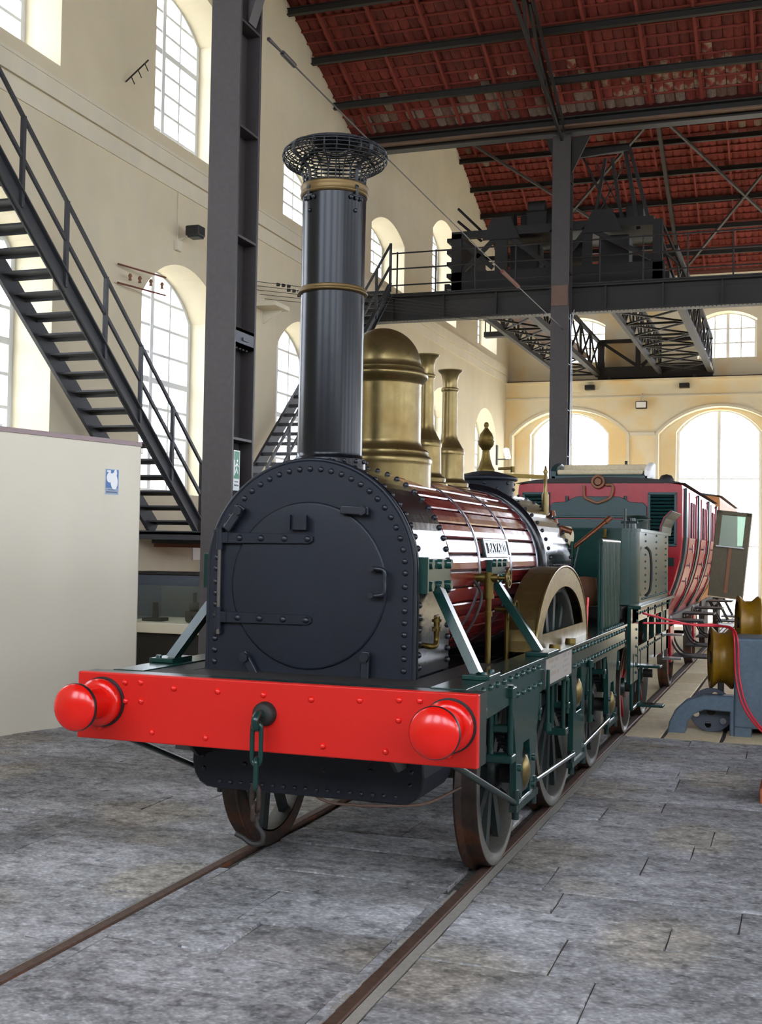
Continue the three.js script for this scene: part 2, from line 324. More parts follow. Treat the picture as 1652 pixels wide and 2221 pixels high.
// ---- left wall with two rows of arched windows and a sawtooth gable top
const VAL = [12.2, -3.5, -19.2, -34.9], RID = [4.35, -11.35, -27.05], YV = 11.45, YR = 14.5;
const gable = () => { const p = [], u = 0.14; for (let i = 0; i < 3; i++) { p.push([VAL[i], YV + u], [RID[i], YR + u]); } p.push([VAL[3], YV + u]); return p; };
const rowWord = ['beside the camera', 'at the upper left corner of the view', 'left of the near steel column', 'behind the tall black chimney', 'above the walkway stair', 'left of the crane trolley', 'in the far left corner of the hall'];
{
  const wall = struct('wall_left', 'tall cream plastered side wall with two rows of arched windows', 'wall');
  const sh = poly([[ZF + 0.6, -0.4], [ZF + 0.6, YV], ...gable(), [ZB - 0.9, YV], [ZB - 0.9, -0.4]]);
  const toWall = (x) => (g) => g.applyMatrix4(new THREE.Matrix4().makeBasis(V(0, 0, 1), V(0, 1, 0), V(-1, 0, 0))).translate(x, 0, 0);
  const near = [0.35, -4.85, -10.07, -15.2, -20.5, -25.65, -30.83], low = [0.6, -4.6, -9.81, -15.04, -20.3, -25.5, -30.7];
  near.forEach((z, i) => {
    const tall = i === 2 || i === 5 || i === 0, c = z - 1.3, half = 1.3, sill = 8.7, spring = tall ? 11.15 : 9.95, rise = tall ? 0.5 : 0.38;
    sh.holes.push(holePath(archPts(c, half, sill, spring, rise)));
    windowUnit(`arched upper window of the left wall ${rowWord[i]}`, c, half, sill, spring, rise, 4, tall ? 8 : 5, toWall(-8.12), M.winFrame, 0.06, tall ? 5 : -1);
  });
  low.forEach((z, i) => {
    const c = z - 1.4, half = 1.4, sill = 2.75, spring = 5.95, rise = 0.72;
    sh.holes.push(holePath(archPts(c, half, sill, spring, rise)));
    windowUnit(`arched lower window of the left wall ${['beside the camera', 'above the cream partition', 'behind the front staircase', 'behind the second staircase', 'behind the brass dome', 'behind the brass safety columns', 'in the far corner'][i]}`, c, half, sill, spring, rise, 4, 8, toWall(-8.14), M.winFrame, 0.07, 4);
  });
  part('plaster', ext(sh, 0.75, 0, 4).applyMatrix4(new THREE.Matrix4().makeBasis(V(0, 0, 1), V(0, 1, 0), V(-1, 0, 0))).translate(WL, 0, 0), M.wall, wall);
  const t1 = struct('trim_1', 'pale moulded cornice band along the left wall between the window rows', 'cornice');
  part('moulding', [bx(WL, WL + 0.05, 8.17, 8.46, ZB, ZF), bx(WL, WL + 0.025, 7.88, 8.13, ZB, ZF), bx(WL, WL + 0.065, 8.42, 8.47, ZB, ZF)], M.trimPale, t1);
  // neighbouring block outside, seen as pale shapes through the lower windows
  const yard = thing('yard_building', 'pale sunlit building outside, glimpsed through the lower left windows', 'building', [-19, -0.4, 0]);
  part('yard_wall', bx(-0.5, 0, 0, 5.4, -60, 25), M.white, yard); part('roof_edge', bx(-0.6, 0.25, 5.4, 5.6, -60, 25), M.steelCol, yard);
}
// ---- far wall: great arched doorways below, windows above a crane ledge
{
  const wall = struct('wall_back', 'far cream wall with tall arched openings and stained plaster', 'wall');
  const cs = [-5.2, -0.05], lowTop = 7.9;
  const sh = poly([[WL - 0.75, -0.4], [WL - 0.75, lowTop], [XR + 0.6, lowTop], [XR + 0.6, -0.4]]);
  const inner = poly([[WL, -0.4], [WL, lowTop - 0.05], [3.0, lowTop - 0.05], [3.0, -0.4]]);
  cs.forEach((c, i) => {
    sh.holes.push(holePath(archPts(c, 2.03, -0.35, 6.0, 0.9)));
    windowUnit(`bright arched glazed doorway in the far wall, ${['nearest the left wall', 'straight behind the red carriage', 'to the right of the carriages', 'well to the right', 'at the far right end'][i]}`, c - 0.06, 1.42, -0.3, 6.08, 0.76, 2, 3, (g) => g.translate(0, 0, ZB - 0.8), M.winFrame, 0.05);
    inner.holes.push(holePath(archPts(c - 0.06, 1.42, -0.35, 6.08, 0.76)));
    const a = struct('trim_' + (2 + i), `raised pale arch moulding round the far doorway ${['nearest the left wall', 'behind the red carriage', 'right of the carriages', 'well to the right', 'at the right end'][i]}`, 'moulding');
    const o = poly([...archPts(c, 2.13, 0, 6.02, 0.97), ...archPts(c, 2.03, 0, 6.0, 0.9).reverse()]);
    part('arch_moulding', ext(o, 0.05).translate(0, 0, ZB), M.trimPale, a);
  });
    for (let k = 0; k < 1; k++) part('pier_capital', bx(cs[k] + 2.14, cs[k + 1] - 2.14, 5.93, 6.05, ZB, ZB + 0.06), M.trimPale, wall);
  const up = poly([[WL - 0.75, lowTop], [WL - 0.75, YV + 0.4], [XR + 0.6, YV + 0.4], [XR + 0.6, lowTop]]);
  const uc = [-5.0, 0.15];
  // right of the frame: one great arched window through both tiers, mirrored in the boiler and the tender
  const big = archPts(8.4, 3.8, 2.6, 8.6, 2.0);
  sh.holes.push(holePath([[4.6, 2.6], [4.6, lowTop - 0.001], [12.2, lowTop - 0.001], [12.2, 2.6]]));
  up.holes.push(holePath([[4.6, lowTop + 0.001], ...big.slice(1, -1), [12.2, lowTop + 0.001]]));
  windowUnit('great arched window of the far wall, right of the carriages', 8.4, 3.8, 2.6, 8.6, 2.0, 8, 8, (g) => g.translate(0, 0, ZB - 0.75), M.winFrame, 0.1, 6);
  uc.forEach((c, i) => {
    up.holes.push(holePath(archPts(c, 0.98, 8.62, 9.95, 0.3)));
    windowUnit(`low arched window above the ledge of the far wall, ${['behind the left crane truss', 'right of the crane bridge', 'above the third doorway', 'above the fourth doorway', 'at the far right'][i]}`, c, 0.98, 8.62, 9.95, 0.3, 4, 3, (g) => g.translate(0, 0, ZB - 1.0), M.winFrame, 0.06);
  });
  part('plaster', ext(sh, 0.42, 0, 4).translate(0, 0, ZB - 0.42), M.wallBack, wall);
  const sh2 = poly([[3.0, -0.4], [3.0, lowTop], [XR + 0.6, lowTop], [XR + 0.6, -0.4]]); sh2.holes.push(holePath([[4.6, 2.6], [4.6, lowTop - 0.001], [12.2, lowTop - 0.001], [12.2, 2.6]]));
  part('recess_plaster', [ext(inner, 0.43, 0, 4).translate(0, 0, ZB - 0.86), ext(sh2, 0.43, 0, 4).translate(0, 0, ZB - 0.86)], M.wallBack, wall);
  part('upper_plaster', ext(up, 0.7, 0, 4).translate(0, 0, ZB - 1.15), M.wallBack, wall);
  part('dado', bx(2.2, 4.5, -0.03, 1.25, ZB, ZB + 0.03), M.dado, wall);
  const led = struct('trim_9', 'dark crane rail ledge across the far wall above the arches', 'ledge');
  part('ledge_slab', bx(WL, 3.1, lowTop - 0.06, lowTop, ZB, ZB + 0.14), M.wallBack, led); part('crane_rail', bx(WL, 3.1, lowTop, lowTop + 0.09, ZB - 0.34, ZB - 0.24), M.steelRust, led);
  part('string_course', bx(WL, 3.1, 7.28, 7.33, ZB, ZB + 0.03), M.trimPale, led);
}
// ---- right wall and the wall behind the camera: outside the frame, with windows like those in view
{
  const wall = struct('wall_right', 'cream side wall with two rows of arched windows, right of the view', 'wall');
  const sh = poly([[ZF + 0.6, -0.4], [ZF + 0.6, YV], ...gable(), [ZB - 0.9, YV], [ZB - 0.9, -0.4]]);
  for (let k = 0; k < 9; k++) { const c = 9 - 5.2 * k; sh.holes.push(holePath(archPts(c, 1.4, 2.75, 5.95, 0.72))); sh.holes.push(holePath(archPts(c, 1.3, 8.7, 10.6, 0.45))); }
  part('plaster', ext(sh, 0.75, 0, 4).applyMatrix4(new THREE.Matrix4().makeBasis(V(0, 0, 1), V(0, 1, 0), V(-1, 0, 0))).translate(XR + 0.75, 0, 0), M.wall, wall);
  const wf = struct('wall_front', 'cream end wall with high windows behind the camera', 'wall');
  const s2 = poly([[WL - 0.75, -0.4], [WL - 0.75, YV + 0.1], [XR + 0.75, YV + 0.1], [XR + 0.75, -0.4]]);
  for (const c of [-5, 0.2, 5.4, 10.6, 15.8]) s2.holes.push(holePath(archPts(c, 2.0, 5.2, 9.7, 1.0)));
  part('plaster', ext(s2, 0.6, 0, 4).translate(0, 0, ZF), M.wall, wf);
  const gr = struct('floor_outside', 'pale yard ground outside the hall', 'ground');
  part('yard_ground', [bx(-90, -8.3, -0.6, -0.4, -110, 80), bx(XR + 0.8, 90, -0.6, -0.4, -110, 80), bx(-8.3, XR + 0.8, -0.6, -0.4, -110, ZB - 1.6), bx(-8.3, XR + 0.8, -0.6, -0.4, ZF + 1.1, 80)], M.ground, gr);
}
// ---- sawtooth roof: dark purlins, red rafters, clay tiles seen from below
{
  const roof = struct('ceiling', 'sawtooth roof of red clay tiles on dark steel purlins', 'ceiling');
  const X0 = WL - 0.8, X1 = XR + 0.8, SL = (YR - YV) / 7.85, ang = Math.atan(SL), ca = Math.cos(ang);
  const slope = (zr, zv) => { const d = Math.sign(zv - zr); return { y: (z) => YR - Math.abs(z - zr) * SL, zr, zv, d }; };
  const decks = [];
  for (let i = 0; i < 3; i++) for (const zv of [VAL[i], VAL[i + 1]]) { const a = [0, YR + 0.16, RID[i]], b = [0, YV + 0.16, zv]; decks.push(bar([(X0 + X1) / 2, a[1], a[2]], [(X0 + X1) / 2, b[1], b[2]], X1 - X0, 0.06)); }
  decks.push(bx(X0, X1, YV + 0.12, YV + 0.2, ZB - 1.3, ZB + 0.02), bx(X0, X1, YV + 0.12, YV + 0.2, ZF - 0.02, ZF + 0.8));
  part('roof_deck', decks, M.deck, roof);
  // tile: a shallow clay channel, hollow side up, hanging below the deck
  const TW = 0.213, TL = 0.33, tileGeo = (() => {
    const s = new THREE.Shape(); const n = 4, w = TW * 0.475;
    for (let i = 0; i <= n; i++) { const t = -1 + 2 * i / n; (i ? s.lineTo.bind(s) : s.moveTo.bind(s))(t * w, -0.028 * (1 - t * t)); }
    for (let i = n; i >= 0; i--) { const t = -1 + 2 * i / n; s.lineTo(t * w, -0.028 * (1 - t * t) + 0.014); }
    const g = norm(new THREE.ExtrudeGeometry(s, { depth: TL * 0.99, bevelEnabled: false, curveSegments: 4 }).translate(0, 0, -TL / 2).rotateX(0.05)); boxUV(g, 1.3); g.userData.ownUV = true; return g;
  })();
  const tiles = [];
  for (const i of [1, 2]) {
    const sl = slope(RID[i], VAL[i + 1]);
    const q = new THREE.Quaternion().setFromAxisAngle(V(1, 0, 0), -ang);      // slope falls towards -z
    const nR = Math.floor(7.85 / (TL * ca)), xMax = 11;
    for (let r = 0; r < nR; r++) for (let c = 0; c * TW < xMax - WL; c++) {
      const z = sl.zr - (r + 0.5) * TL * ca; if (z < sl.zv + 0.2) continue; const x = WL + 0.1 + c * TW, y = sl.y(z) + 0.105;
      if (!wideFrustum.containsPoint(V(x, y, z))) continue;
      const lime = (i === 1 ? sstep(nR * 0.78, nR * 0.9, r) * 1.2 : sstep(nR * 0.25, 0, r) * 0.5) * (0.35 + 0.65 * fbm(c / 64, r / 64, 9, 3, 5 + i));
      tiles.push({ x: x + rnd(-0.006, 0.006), y: y + rnd(-0.002, 0.002), z, q, lime: rnd() < lime * 0.75, d: V(x, y, z).distanceTo(camera.position) + (seen(V(x, y, z)) ? 0 : 100) });
    }
  }
  tiles.sort((a, b) => a.d - b.d);
  tiles.slice(0, 300).forEach((t) => { const o = part('roof_tile', tileGeo, t.lime ? pick(M.limes) : pick(M.tile), roof); o.position.set(t.x, t.y, t.z); o.quaternion.copy(t.q); });
  const rest = tiles.slice(300), im = new THREE.InstancedMesh(tileGeo, M.tileWhite, rest.length), mm = new THREE.Matrix4(), one = V(1, 1, 1);
  rest.forEach((t, k) => { im.setMatrixAt(k, mm.compose(V(t.x, t.y, t.z), t.q, one)); im.setColorAt(k, new THREE.Color(t.lime ? pick(['#8f7a6e', '#7b5d50']) : pick(['#86322a', '#7c2d25', '#8d382f', '#75291f', '#813027']))); });
  im.name = 'roof_tiles'; im.userData.kind = 'stuff'; im.castShadow = im.receiveShadow = true; roof.add(im);
  // rafters down the slopes and purlins across
  for (const i of [1, 2]) {
    const zr = RID[i], zv = VAL[i + 1], y = (z) => YR - Math.abs(z - zr) * SL;
    for (let k = 0; k < 18; k++) { const x = WL + 0.55 + k * 1.065; part('rafter', bar([x, y(zr) + 0.035, zr], [x, y(zv + 0.25) + 0.035, zv + 0.25], 0.055, 0.09), M.rafterRed, roof); }
    for (let k = 0; k < 6; k++) { const z = zv + 1.33 + k * 1.31; if (z > zr) break; const yy = y(z) - 0.08; part('purlin', [bx(WL, XR, yy - 0.075, yy + 0.06, z - 0.012, z + 0.012), bx(WL, XR, yy - 0.085, yy - 0.06, z - 0.055, z + 0.055), bx(WL, XR, yy + 0.045, yy + 0.06, z - 0.055, z + 0.055)], M.steelDark, roof); }
  }
  // battens seen as thin dark lines between tile courses
  for (const i of [1, 2]) { const zr = RID[i], gs = []; const nR = Math.floor(7.85 / (TL * ca)); for (let r = 1; r <= nR; r++) { const z = zr - r * TL * ca, yy = YR - (zr - z) * SL + 0.07; if (z > VAL[i + 1] + 0.22) gs.push(bx(WL, 11.5, yy - 0.02, yy + 0.012, z - 0.02, z + 0.02)); } part('tile_battens', gs, M.rafterRed, roof, { kind: 'stuff' }); }
}
// ---- steel frame
function valleyBeam(z, label) {
  const g = thing('valley_girder', label, 'girder', [0, 0, z]);
  part('web', bx(WL + 0.01, XR - 0.01, 11.2, 11.5, -0.02, 0.02), M.steelDark, g);
  part('lower_flange', bx(WL + 0.01, XR - 0.01, 11.17, 11.2, -0.14, 0.14), M.steelDark, g);
  part('upper_flange', bx(WL + 0.01, XR - 0.01, 11.5, 11.53, -0.16, 0.16), M.steelDark, g);
  part('gutter', bx(WL + 0.01, XR - 0.01, 11.24, 11.28, 0.16, 0.34), M.steelRust, g);
  return g;
}
valleyBeam(VAL[2], 'dark riveted valley girder carrying the roof above the crane');
valleyBeam(VAL[1], 'dark valley girder over the near steel column, above the frame');
{
  // near column: H section with stiffener plates
  const c = thing('steel_column', 'near dark brown H-section steel column left of the chimney', 'column', [-2.65, 0, -3.4]);
  const top = 11.1;
  part('front_flange', rbx(-0.155, 0.155, 0, top, 0.2, 0.235, 0.006), M.steelCol, c);
  part('rear_flange', rbx(-0.155, 0.155, 0, top, -0.235, -0.2, 0.006), M.steelCol, c);
  part('web', bx(-0.012, 0.012, 0, top, -0.2, 0.2), M.steelCol, c);
  part('web_rib', bx(0.012, 0.03, 0, top, -0.012, 0.012), M.steelCol, c);
  for (const y of [0.95, 1.95, 2.9, 4.82, 5.87, 6.88, 7.9, 8.9, 9.9]) for (const s of [-1, 1]) part('stiffener', bx(s * 0.012, s * 0.15, y - 0.012, y + 0.012, -0.2, 0.2), M.steelCol, c);
  const jl = part('splice_plate', [bx(0.012, 0.15, 3.92, 3.95, -0.2, 0.2), bx(0.012, 0.15, 3.78, 3.81, -0.2, 0.2), bx(0.118, 0.15, 3.78, 3.95, -0.2, 0.2), bx(-0.15, -0.012, 3.78, 3.95, -0.2, 0.2), bx(0.148, 0.165, 3.84, 3.87, -0.06, 0.06)], M.bandSteelCol = mat('#3d4049', 0.5, 0.1), c);
  studs(jl, [...along([0.09, 3.95, 0.15], [0.09, 3.95, -0.15], 5, [0, 1, 0]), ...along([0.09, 3.78, 0.15], [0.09, 3.78, -0.15], 5, [0, -1, 0])], 0.017, M.bolt, 'bolt', hexG);
  part('bracket', sideless2(), M.steelCol, c);
  function sideless2() { return ext(poly([[0.15, 7.0], [0.16, 6.9], [0.42, 7.7], [0.42, 8.2], [0.15, 8.2]]), 0.16).translate(0, 0, -0.08); }
  part('base_plate', bx(-0.3, 0.3, -0.01, 0.03, -0.36, 0.36), M.steelCol, c);
  // far column
  const d = thing('steel_column', 'far dark steel column rising behind the red carriage to the roof girder', 'column', [-2.5, 0, -19.2]);
  part('front_flange', bx(-0.2, 0.2, 0, 11.1, 0.16, 0.19), M.steelCol, d); part('rear_flange', bx(-0.2, 0.2, 0, 11.1, -0.19, -0.16), M.steelCol, d); part('web', bx(-0.05, 0.05, 0, 11.1, -0.16, 0.16), M.steelCol, d);
  for (let k = 0; k < 10; k++) part('stiffener', bx(0.05, 0.2, 0.9 + k * 1.02, 0.925 + k * 1.02, -0.16, 0.16), M.steelCol, d);
  part('cover_plate', bx(-0.18, 0.18, 7.3, 7.75, 0.19, 0.215), M.steelRust, d);
  part('knee_bracket', [ext(poly([[0.2, 10.3], [0.6, 11.1], [0.2, 11.1]]), 0.06).translate(0, 0, -0.03), ext(poly([[-0.2, 10.6], [-0.4, 11.1], [-0.2, 11.1]]), 0.06).translate(0, 0, -0.03)], M.steelDark, d);
  part('base_plate', bx(-0.3, 0.3, -0.03, 0.02, -0.3, 0.3), M.steelCol, d);
  part('conduit', [tubeG([[0.23, 0, 0.1], [0.24, 5, 0.1], [0.26, 6.9, 0.12], [0.32, 7.2, 0.2]], 0.012, 24, 6), tubeG([[0.28, 4.2, 0.12], [0.27, 6, 0.12], [0.24, 7.1, 0.2]], 0.01, 20, 6)], M.bandSteel, d);
  // roof truss from the far column up the slope
  const t = thing('roof_truss', 'dark rafter truss rising from the far column up under the tiles', 'truss', [-2.5, 0, 0]);
  const y = (z) => YR - Math.abs(z + 11.35) * (YR - YV) / 7.85;
  part('top_chord', [bar([-0.06, y(-19) - 0.28, -19.0], [-0.06, y(-11.35) - 0.28, -11.35], 0.03, 0.16), bar([0.06, y(-19) - 0.28, -19.0], [0.06, y(-11.35) - 0.28, -11.35], 0.03, 0.16)], M.steelDark, t);
  part('bottom_chord', bar([0, 11.0, -19.1], [0, 12.6, -11.35], 0.05, 0.09), M.steelDark, t);
  for (const [a, b] of [[-17, -15.6], [-15.6, -14.2], [-14.2, -12.8]]) { const yb = (z) => 11 + (z + 19.1) * 1.6 / 7.75; part('web_member', bar([0, yb(a), a], [0, y(b) - 0.3, b], 0.05, 0.06), M.steelDark, t); part('web_member', bar([0, yb(a), a], [0, y(a) - 0.3, a], 0.05, 0.06), M.steelDark, t); }
  const t2 = thing('roof_truss', 'far roof truss with crossed bracing under the second bay of tiles', 'truss', [-1.35, 0, 0]);
  const y2 = (z) => YR - Math.abs(z + 27.05) * (YR - YV) / 7.85;
  part('top_chord', bar([0, y2(-27) - 0.25, -27.05], [0, y2(-34.8) - 0.25, -34.8], 0.1, 0.18), M.steelDark, t2);
  for (const [xa, za, xb, zb] of [[0.3, -27.5, 4.2, -34], [4.2, -27.5, 0.3, -34], [4.4, -27.5, 8.3, -34], [8.3, -27.5, 4.4, -34], [-0.4, -34, -5.5, -27.5], [-5.6, -34, -0.4, -27.5]]) part('wind_brace', bar([xa, y2(za) - 0.2, za], [xb, y2(zb) - 0.2, zb], 0.07, 0.07), M.steelCol, t2);
  part('queen_post', [bar([0, 11.3, -20.6], [0.35, 9.3, -20.6], 0.09, 0.09), bar([-1.0, 11.2, -20.6], [0, 11.2, -20.6], 0.1, 0.14), bar([-1.0, 11.2, -20.6], [-0.25, 9.6, -20.6], 0.05, 0.05)], M.steelDark, t2);
  // bracing wire
  const w = thing('tie_wire', 'thin steel tie wire with a turnbuckle slung from the near column to the far one', 'wire', [-2.42, 0, 0]);
  part('cable', tubeG([[0, 6.85, -3.6], [0, 6.835, -4.2], [0, 6.79, -9], [0, 6.77, -14.2], [0, 6.78, -19.02]], 0.009, 40, 5), M.steelCol, w);
  part('turnbuckle', [rod([0, 6.845, -3.95], [0, 6.835, -4.25], 0.028, 0.028, 8), rod([0, 6.85, -3.62], [0, 6.845, -3.95], 0.02, 0.012, 8)], M.steelCol, w);
  part('warning_tag', rod([0, 6.77, -13.3], [0, 6.77, -14.6], 0.035, 0.035, 8), M.wood, w);
}
// ---- crane runway across the hall with its walkway railing
{
  const g = thing('runway_girder', 'heavy dark riveted girder crossing the hall with a walkway on top', 'girder', [0, 0, -19.65]);
  part('web', bx(WL + 0.02, XR - 0.02, 7.28, 7.8, -0.02, 0.02), M.steelDark, g);
  part('top_flange', bx(WL + 0.02, XR - 0.02, 7.8, 7.84, -0.2, 0.2), M.steelDark, g);
  const bf = part('bottom_flange', bx(WL + 0.02, XR - 0.02, 7.24, 7.28, -0.16, 0.16), M.steelDark, g);
  part('flange_rivets', [...Array(150)].map((_, k) => domeG.clone().rotateX(Math.PI).scale(0.018, 0.018, 0.018).translate(WL + 0.3 + k * 0.09, 7.24, 0.1)), M.bolt, bf, { kind: 'stuff' });
  part('angle', [bx(WL + 0.02, XR - 0.02, 7.28, 7.37, 0.02, 0.035), bx(WL + 0.02, XR - 0.02, 7.71, 7.8, 0.02, 0.035)], M.steelDark, g);
  for (let k = 0; k < 14; k++) part('web_stiffener', bx(-6.6 + k * 1.25, -6.56 + k * 1.25, 7.28, 7.8, 0.02, 0.13), M.steelDark, g);
  part('walkway_deck', bx(WL + 0.02, XR - 0.02, 7.84, 7.87, -0.5, 0.24), M.steelDark, g);
  part('wall_bracket', ext(poly([[WL + 0.02, 6.6], [WL + 0.35, 7.24], [WL + 0.02, 7.24]]), 0.3).translate(0, 0, -0.15), M.steelDark, g);
  const r = thing('walkway_railing', 'three-bar pipe railing along the top of the runway girder', 'railing', [0, 0, -19.44]);
  for (const y of [8.83, 8.46, 8.07]) part('rail_bar', rod([-6.62, y, 0], [9, y, 0], 0.019, 0.019, 6), M.steelDark, r);
  for (let k = 0; k < 17; k++) part('post', rod([-6.45 + k * 0.95, 7.872, 0], [-6.45 + k * 0.95, 8.86, 0], 0.02, 0.02, 6), M.steelDark, r);
  const w = thing('crane_wires', 'row of bare crane wires with insulators strung across left of the chimney', 'wires', [0, 0, -14.4]);
  for (let k = 0; k < 5; k++) {
    part('wire', rod([WL + 0.02, 6.95 - k * 0.045, 0.9 - k * 0.22], [-4, 7.15 - k * 0.045, -3.9 - k * 0.1], 0.006, 0.006, 5), M.wire, w);
    const x = WL + 0.42 + k * 0.08, t = (x - WL) / 3.5; for (const j of [0, 1, 2]) part('insulator', rod([x + j * 0.07, 6.96 - k * 0.045 + 0.04 * t, 0.9 - k * 0.22 - 4.7 * (t + j * 0.02)], [x + j * 0.07 + 0.045, 6.96 - k * 0.045 + 0.04 * t, 0.86 - k * 0.22 - 4.7 * (t + j * 0.02)], 0.036, 0.03, 8), M.blackPlastic, w);
  }
  const sb = thing('wall_shelf', 'pale bracket box on the left wall beside the near column', 'bracket', [WL, 6.52, -14.4]);
  part('box', rbx(0, 0.5, 0, 0.09, -0.12, 0.55, 0.01), M.trimPale, sb); part('brace', ext(poly([[0, -0.25], [0.4, 0], [0, 0]]), 0.05), M.trimPale, sb);
}
// ---- travelling crane
{
  const c = thing('overhead_crane', 'dark travelling crane with trolley frame and long lattice bridge reaching the far wall', 'crane', [0, 7.95, -19.9]);
  const S = M.craneSteel, zF = -0.15, zR = -2.4;
  // end frame nearest the camera
  const frame = part('end_frame', [bx(-5.3, -0.35, 0, 0.48, zF - 0.06, zF), bx(-5.3, -5.06, 0.48, 1.4, zF - 0.1, zF + 0.02), bx(-0.62, -0.4, 0.48, 1.4, zF - 0.1, zF + 0.02), bx(-5.3, -3.9, 1.28, 1.45, zF - 0.1, zF + 0.02), bx(-3.95, -0.4, 1.3, 1.42, zF - 0.08, zF), bx(-4.25, -3.95, 0.48, 1.35, zF - 0.08, zF), bx(-2.2, -1.98, 0.48, 1.35, zF - 0.08, zF), bx(-2.95, -2.8, 0.48, 1.35, zF - 0.08, zF)], S, c);
  for (const [a, b] of [[[-5.05, 0.5], [-4.3, 1.2]], [[-5.05, 1.2], [-4.3, 0.55]], [[-3.9, 1.25], [-2.95, 0.5]], [[-2.75, 0.5], [-2.15, 1.25]], [[-1.95, 1.25], [-0.65, 0.55]]]) part('diagonal', bar([...a, zF - 0.04], [...b, zF - 0.04], 0.05, 0.11), S, frame);
  for (const x of [-4.1, -1.75]) part('gusset_plate', ext(poly([[x - 0.45, 1.2], [x - 0.22, 1.72], [x + 0.22, 1.72], [x + 0.45, 1.2]]), 0.04).translate(0, 0, zF), S, frame);
  part('end_carriage', [bx(-5.3, -0.35, 0.05, 0.42, zR - 0.1, zR), bx(-5.3, -5.05, 0.05, 1.4, zR, zF), bx(-0.62, -0.4, 0.05, 0.45, zR, zF), bx(-5.25, -0.4, 1.3, 1.4, zR - 0.1, zR)], S, c);
  for (let k = 0; k < 5; k++) part('side_rib', bx(-5.42, -5.3, 0.1 + k * 0.28, 0.19 + k * 0.28, zR, zF), S, c);
  part('machinery_deck', bx(-4.3, -0.6, 1.42, 1.5, zR, zF), S, c);
  part('winch', [rbx(-3.75, -2.8, 1.5, 1.86, -1.9, -0.6, 0.04), rod([-3.6, 1.95, -1.2], [-3.0, 1.95, -1.2], 0.2, 0.2, 14), rbx(-3.0, -2.72, 1.5, 2.3, -1.4, -1.0, 0.03), rod([-2.1, 1.75, -1.5], [-1.2, 1.75, -1.5], 0.26, 0.26, 16), rbx(-1.3, -0.9, 1.5, 1.95, -1.7, -0.7, 0.03)], S, c);
  part('motor', [rod([-3.55, 2.0, -0.6], [-3.15, 2.0, -0.6], 0.17, 0.17, 14), rbx(-3.6, -3.1, 1.5, 1.9, -0.75, -0.45, 0.03)], S, c); part('flywheel', rod([-4.05, 1.7, -0.5], [-3.85, 1.7, -0.5], 0.2, 0.2, 14), S, c);
  part('hoist_frame', [bar([-2.0, 1.5, -0.5], [-1.75, 3.0, -0.5], 0.07, 0.07), bar([-1.35, 1.5, -0.5], [-1.6, 3.0, -0.5], 0.07, 0.07), bar([-2.6, 3.1, -0.5], [-1.2, 3.2, -0.5], 0.09, 0.1), bar([-1.2, 3.2, -0.5], [-0.75, 1.5, -0.5], 0.08, 0.08), bar([-1.95, 1.6, -0.5], [-1.3, 2.9, -0.5], 0.03, 0.03), bar([-1.3, 1.6, -0.5], [-1.95, 2.9, -0.5], 0.03, 0.03)], S, c);
  part('crab_side', [bx(-4.2, -2.85, 0.45, 1.3, zR + 0.2, zR + 0.26), bx(-2.0, -0.7, 0.45, 1.1, zR + 0.2, zR + 0.26)], S, c);
  part('gear_case', [rbx(-4.0, -3.3, 0.45, 1.2, -1.2, -0.6, 0.05), rbx(-1.9, -1.2, 0.45, 1.25, -1.2, -0.6, 0.05), rod([-3.0, 0.9, -0.9], [-2.2, 0.9, -0.9], 0.3, 0.3, 18)], S, c);
  part('trolley_ladder', [bar([-5.2, 1.42, -0.3], [-5.2, 2.05, -0.3], 0.05, 0.05), bar([-5.2, 2.05, -0.3], [-4.55, 1.42, -1.3], 0.045, 0.045), bar([-4.75, 1.42, -0.9], [-4.75, 1.65, -0.9], 0.045, 0.045), bar([-5.2, 1.75, -0.3], [-4.8, 1.42, -1.0], 0.045, 0.045)], S, c);
  part('handrail', [bar([-0.45, 1.4, zF], [0.1, 0.1, zF - 1.2], 0.05, 0.05), bar([-0.55, 1.4, zF], [-0.2, 0.1, zF - 1.2], 0.05, 0.05), bar([-0.62, 0.9, zF], [-0.05, 0.5, zF - 0.9], 0.04, 0.04)], S, c);
  // bridge: two box lattice girders running back to the far ledge
  const zE = -15.15, yb = 0.2, yt = 1.35;
  for (const [xa, xb] of [[-5.45, -4.2], [-2.05, -0.35]]) {
    const b = part('bridge_girder', [bx(xa - 0.06, xa + 0.06, yb - 0.1, yb + 0.06, zE, -0.3), bx(xb - 0.09, xb + 0.09, yb - 0.1, yb + 0.06, zE, -0.3), bx(xa - 0.05, xa + 0.05, yt - 0.05, yt + 0.05, zE, -2.5), bx(xb - 0.06, xb + 0.06, yt - 0.05, yt + 0.05, zE, -2.5)], S, c);
    const n = 7, L = (zE + 2.5) / n;
    for (let k = 0; k < n; k++) {
      const z0 = -2.5 + k * L, z1 = z0 + L;
      for (const x of [xa, xb]) { part('lattice_bar', bar([x, yb, z0], [x, yt, z1], 0.05, 0.07), S, b); part('lattice_bar', bar([x, yt, z0], [x, yb, z1], 0.05, 0.07), S, b); part('upright', bar([x, yb, z1], [x, yt, z1], 0.06, 0.06, [1, 0, 0]), S, b); }
      part('cross_brace', bar([xa, yb, z0], [xb, yb, z1], 0.05, 0.05), S, b); part('cross_brace', bar([xb, yb, z0], [xa, yb, z1], 0.05, 0.05), S, b); part('cross_bar', bar([xa, yb, z1], [xb, yb, z1], 0.06, 0.06), S, b);
    }
  }
  part('side_walkway', [bx(-5.35, -4.3, 0.62, 0.65, zE + 1, -3)], M.steelRust, c);
